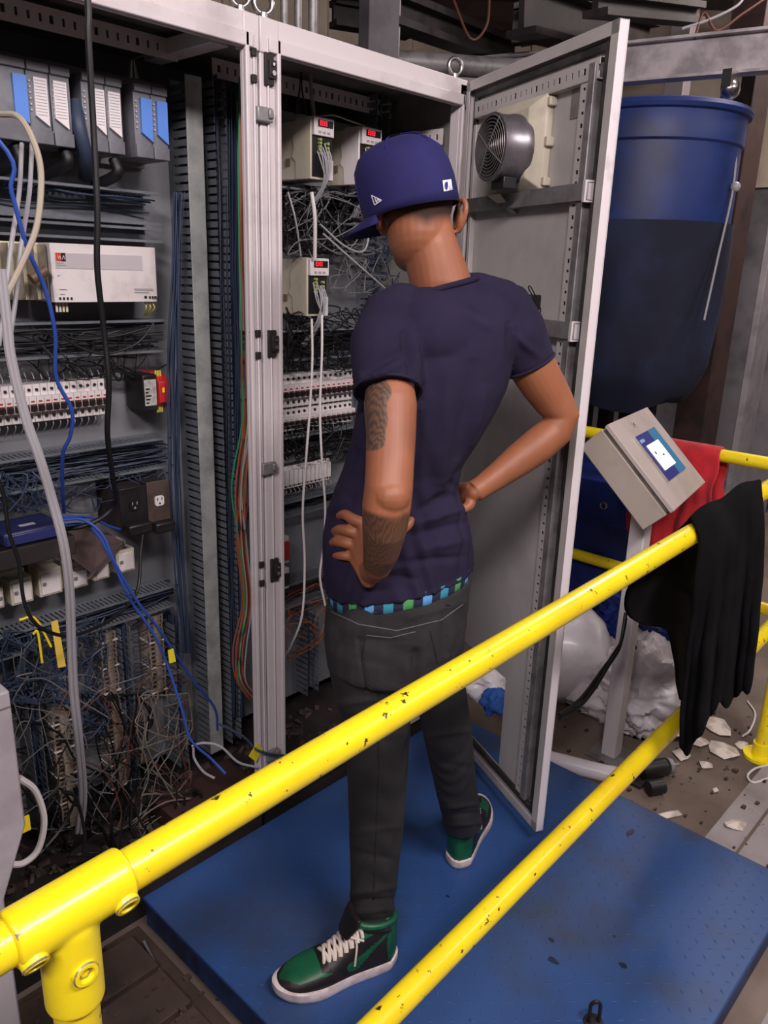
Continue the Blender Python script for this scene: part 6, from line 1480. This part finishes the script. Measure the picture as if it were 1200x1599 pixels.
blob((2.74, 1.50, .08), (.20, .24, .25), M['whitebag'], 'white_sack', 'smooth white sack between the door edge and the operator box post', 'sack', 5, .2, 44, 30, crease=.6)
bb = thing('blue_bulk_bag', (3.25, 1.35, G), 'large blue tarpaulin bulk bag behind the operator box post', 'bulk bag')
p0 = dp(890, 775, 3.05); p1 = dp(1050, 800, 3.05)
mb = MB(); n = 40; rows = []
ctr = Vector((3.30, 1.60, 0))
for i in range(16):
    z = lerp(G, .76, i / 15); ring = []
    for j in range(n):
        a = 2 * pi * j / n; k = (abs(cos(a)) ** 5 + abs(sin(a)) ** 5) ** (-1 / 5.)
        rr_ = .30 * k * (1 + .05 * sin(z * 9 + 1)) * (1 + .03 * noise.noise(Vector((cos(a) * 2, sin(a) * 2, z * 4))))
        ring.append(ctr + Vector((rr_ * cos(a), rr_ * 1.35 * sin(a), z)))
    rows.append(ring)
mb.loft(rows); obj('bag_body', mb, M['tarp'], bb, smooth=50)
obj('bag_flap', MB().box((ctr.x - .32, ctr.y - .42, .60), (ctr.x - .305, ctr.y + .42, .78)), M['tarp'], bb, bevel=.005)
mb = MB()
for y in (-.34, -.12, .1, .32): mb.torus((ctr.x - .325, ctr.y + y, .68), (1, 0, 0), .014, .004, 16, 6)
obj('eyelet', mb, M['chrome'], bb, smooth=True)
blob((3.02, 1.24, .20), (.17, .26, .17), M['tarp'], 'blue_tarpaulin', 'loose fold of blue tarpaulin lying on the white sack', 'tarpaulin', 11, .5, 56, 40, crease=1.6)
blob(dp(765, 1062, 2.75), (.10, .12, .07), M['whitebag'], 'white_rag', 'pale rag seen through the cut-out low in the door', 'rag', 21, .5)
blob(dp(775, 1095, 2.65), (.05, .05, .045), mat('light_blue_rag', '#2f62b4', .7), 'blue_rag', 'bright blue rag seen through the cut-out low in the door', 'rag', 22, .6)
# white tube on the floor
a = gz(868, 1188, G + .03); b = gz(975, 1215, G + .03); d_ = (b - a).normalized(); a = a - d_ * .05
tb = solo('white_tube', MB().tube([a, lerp(a, b, .75), b], [.030, .030, .034], 20), mat('bright_white_tube', '#e8e2ea', .35), 'white plastic tube lying on the floor along the platform edge', 'tube', smooth=True)
# dark motor / bottle on the floor
q = gz(1032, 1212, G)
mo = thing('small_motor', (q.x, q.y, G), 'small black motor with round end lying on the floor by the sweater', 'motor')
dm = Vector((.85, -.5, 0)).normalized(); q0 = Vector((q.x, q.y, G + .038)) - dm * .09
obj('motor_body', MB().cyl(q0, q0 + dm * .10, .031, 22), M['black'], mo, smooth=True)
obj('motor_end', MB().cyl(q0 + dm * .11, q0 + dm * .125, .03, 22).cyl(q0 + dm * .125, q0 + dm * .16, .006, 10), M['galv'], mo, smooth=True)
obj('mount_foot', MB().box((q0.x - .05, q0.y - .03, G), (q0.x + .06, q0.y + .05, G + .012)), M['dark'], mo, bevel=.002)
obj('second_roller', MB().cyl(q0 + Vector((-.06, -.06, -.01)), q0 + Vector((-.01, -.09, -.01)), .026, 18), M['black'], mo, smooth=True)
# paper scraps
def scrap(u, v, w, h, ang, lab, m='paper', name='paper_scrap', z=G + .002, nn=8):
    c = gz(u, v, z); rr_ = random.Random(u * 7 + v); pts = []
    for k in range(nn):
        a = 2 * pi * k / nn; rad = rr_.uniform(.7, 1.15); x, y = cos(a) * w * rad / 2, sin(a) * h * rad / 2; ca, sa = cos(radians(ang)), sin(radians(ang)); pts.append(Vector((c.x + x * ca - y * sa, c.y + x * sa + y * ca, z + rr_.uniform(0, .010))))
    mb = MB(); k = len(pts); vs = pts + [sum(pts, Vector()) / k + Vector((0, 0, .012))]; vs2 = [p - Vector((0, 0, .0015)) for p in vs]
    mb.add(vs + vs2, [(i, (i + 1) % k, k) for i in range(k)] + [(k + 1 + (i + 1) % k, k + 1 + i, 2 * k + 1) for i in range(k)] + [(i, k + 1 + i, k + 1 + (i + 1) % k, (i + 1) % k) for i in range(k)])
    solo(name, mb, M[m], lab, 'scrap')
scrap(1065, 1178, .09, .07, 20, 'torn white paper scrap on the floor left of the brown one')
scrap(1102, 1195, .055, .05, 40, 'small square white paper scrap on the floor under the sweater')
scrap(1130, 1172, .15, .11, 60, 'largest crumpled pinkish paper scrap near the railing post foot')
scrap(1160, 1165, .07, .05, 10, 'pale paper scrap close to the railing post foot')
scrap(1090, 1158, .10, .08, 70, 'crumpled pale paper just below the sweater hem')
scrap(1118, 1236, .022, .02, 0, 'tiny white crumb of paper on the bare floor', nn=6)
scrap(1150, 1290, .085, .05, -30, 'white paper strip on the grey painted stripe')
scrap(1045, 1274, .13, .035, -25, 'pale paper scrap sticking out from under the blue plate corner')
scrap(1000, 1205, .10, .06, 10, 'brownish paper scrap at the end of the white tube')
scrap(1120, 1135, .16, .10, 30, 'crumpled white plastic film on the floor behind the sweater')
scrap(165, 1530, .05, .025, 30, 'pale scrap on the dark floor left of the blue plate')
# white string by the railing post
solo('string', MB().tube(smoothpts([gz(1200, 1195, G + .006), gz(1180, 1200, G + .006), gz(1168, 1212, G + .006), gz(1178, 1222, G + .006), gz(1200, 1215, G + .006)], 6), .004, 6), M['whitec'], 'white string coiled at the foot of the right railing post', 'string', smooth=True)
solo('string', MB().tube(smoothpts([gz(1168, 1095, G + .006), gz(1180, 1115, G + .006), gz(1172, 1140, G + .006), gz(1160, 1150, G + .006)], 6), .004, 6), M['whitec'], 'white string curling out right of the sweater hem', 'string', smooth=True)
# rod and rubble left of the plate, green mat
solo('thin_rod', MB().cyl(gz(225, 1470, G + .01), gz(292, 1599, G + .01), .004, 8), M['galv'], 'thin grey rod lying on the dirty floor left of the blue plate', 'rod', smooth=True)
solo('green_mat', MB().box((-.3, .72, G), (.40, 1.02, G + .02)), mat('green_mat', '#2c5a40', .8, 0, '#1d3a2a', 20, bump=.4, bscale=80, stretch=(1, 9, 1)), 'dark green mat on the floor behind the railing post bottom left', 'mat', bevel=.004)
for i in range(3):
    y = 1.15 + i * .14; solo('floor_board', MB().box((-.1, y, G + .003), (.78, y + .13, G + .022 + .004 * i)), M['grime'], ['grimy floor board nearest the green mat', 'grimy floor board in the middle of three left of the plate', 'grimy floor board nearest the cabinet'][i], 'board', bevel=.003)
mb = MB(); rr_ = random.Random(3)
for i in range(420):
    if i < 300: x, y = rr_.uniform(.0, .82), rr_.uniform(.75, 1.58)
    else: x, y = rr_.uniform(2.16, 3.1), rr_.uniform(.3, 1.5)
    r = rr_.uniform(.002, .009); z = (G + .024 if (x < .78 and y > 1.15) else G) + .001
    vs = [Vector((x + sx_ * r, y + sy_ * r * rr_.uniform(.4, 1), z + (r if sz_ > 0 else 0))) for sx_ in (-1, 1) for sy_ in (-1, 1) for sz_ in (-1, 1)]
    mb.add(vs, [(0, 1, 3, 2), (4, 6, 7, 5), (0, 4, 5, 1), (2, 3, 7, 6), (0, 2, 6, 4), (1, 5, 7, 3)])
solo('debris', mb, M['paper'] if False else M['grime'], 'small crumbs and grit scattered on the shop floor', 'debris', kind='stuff')
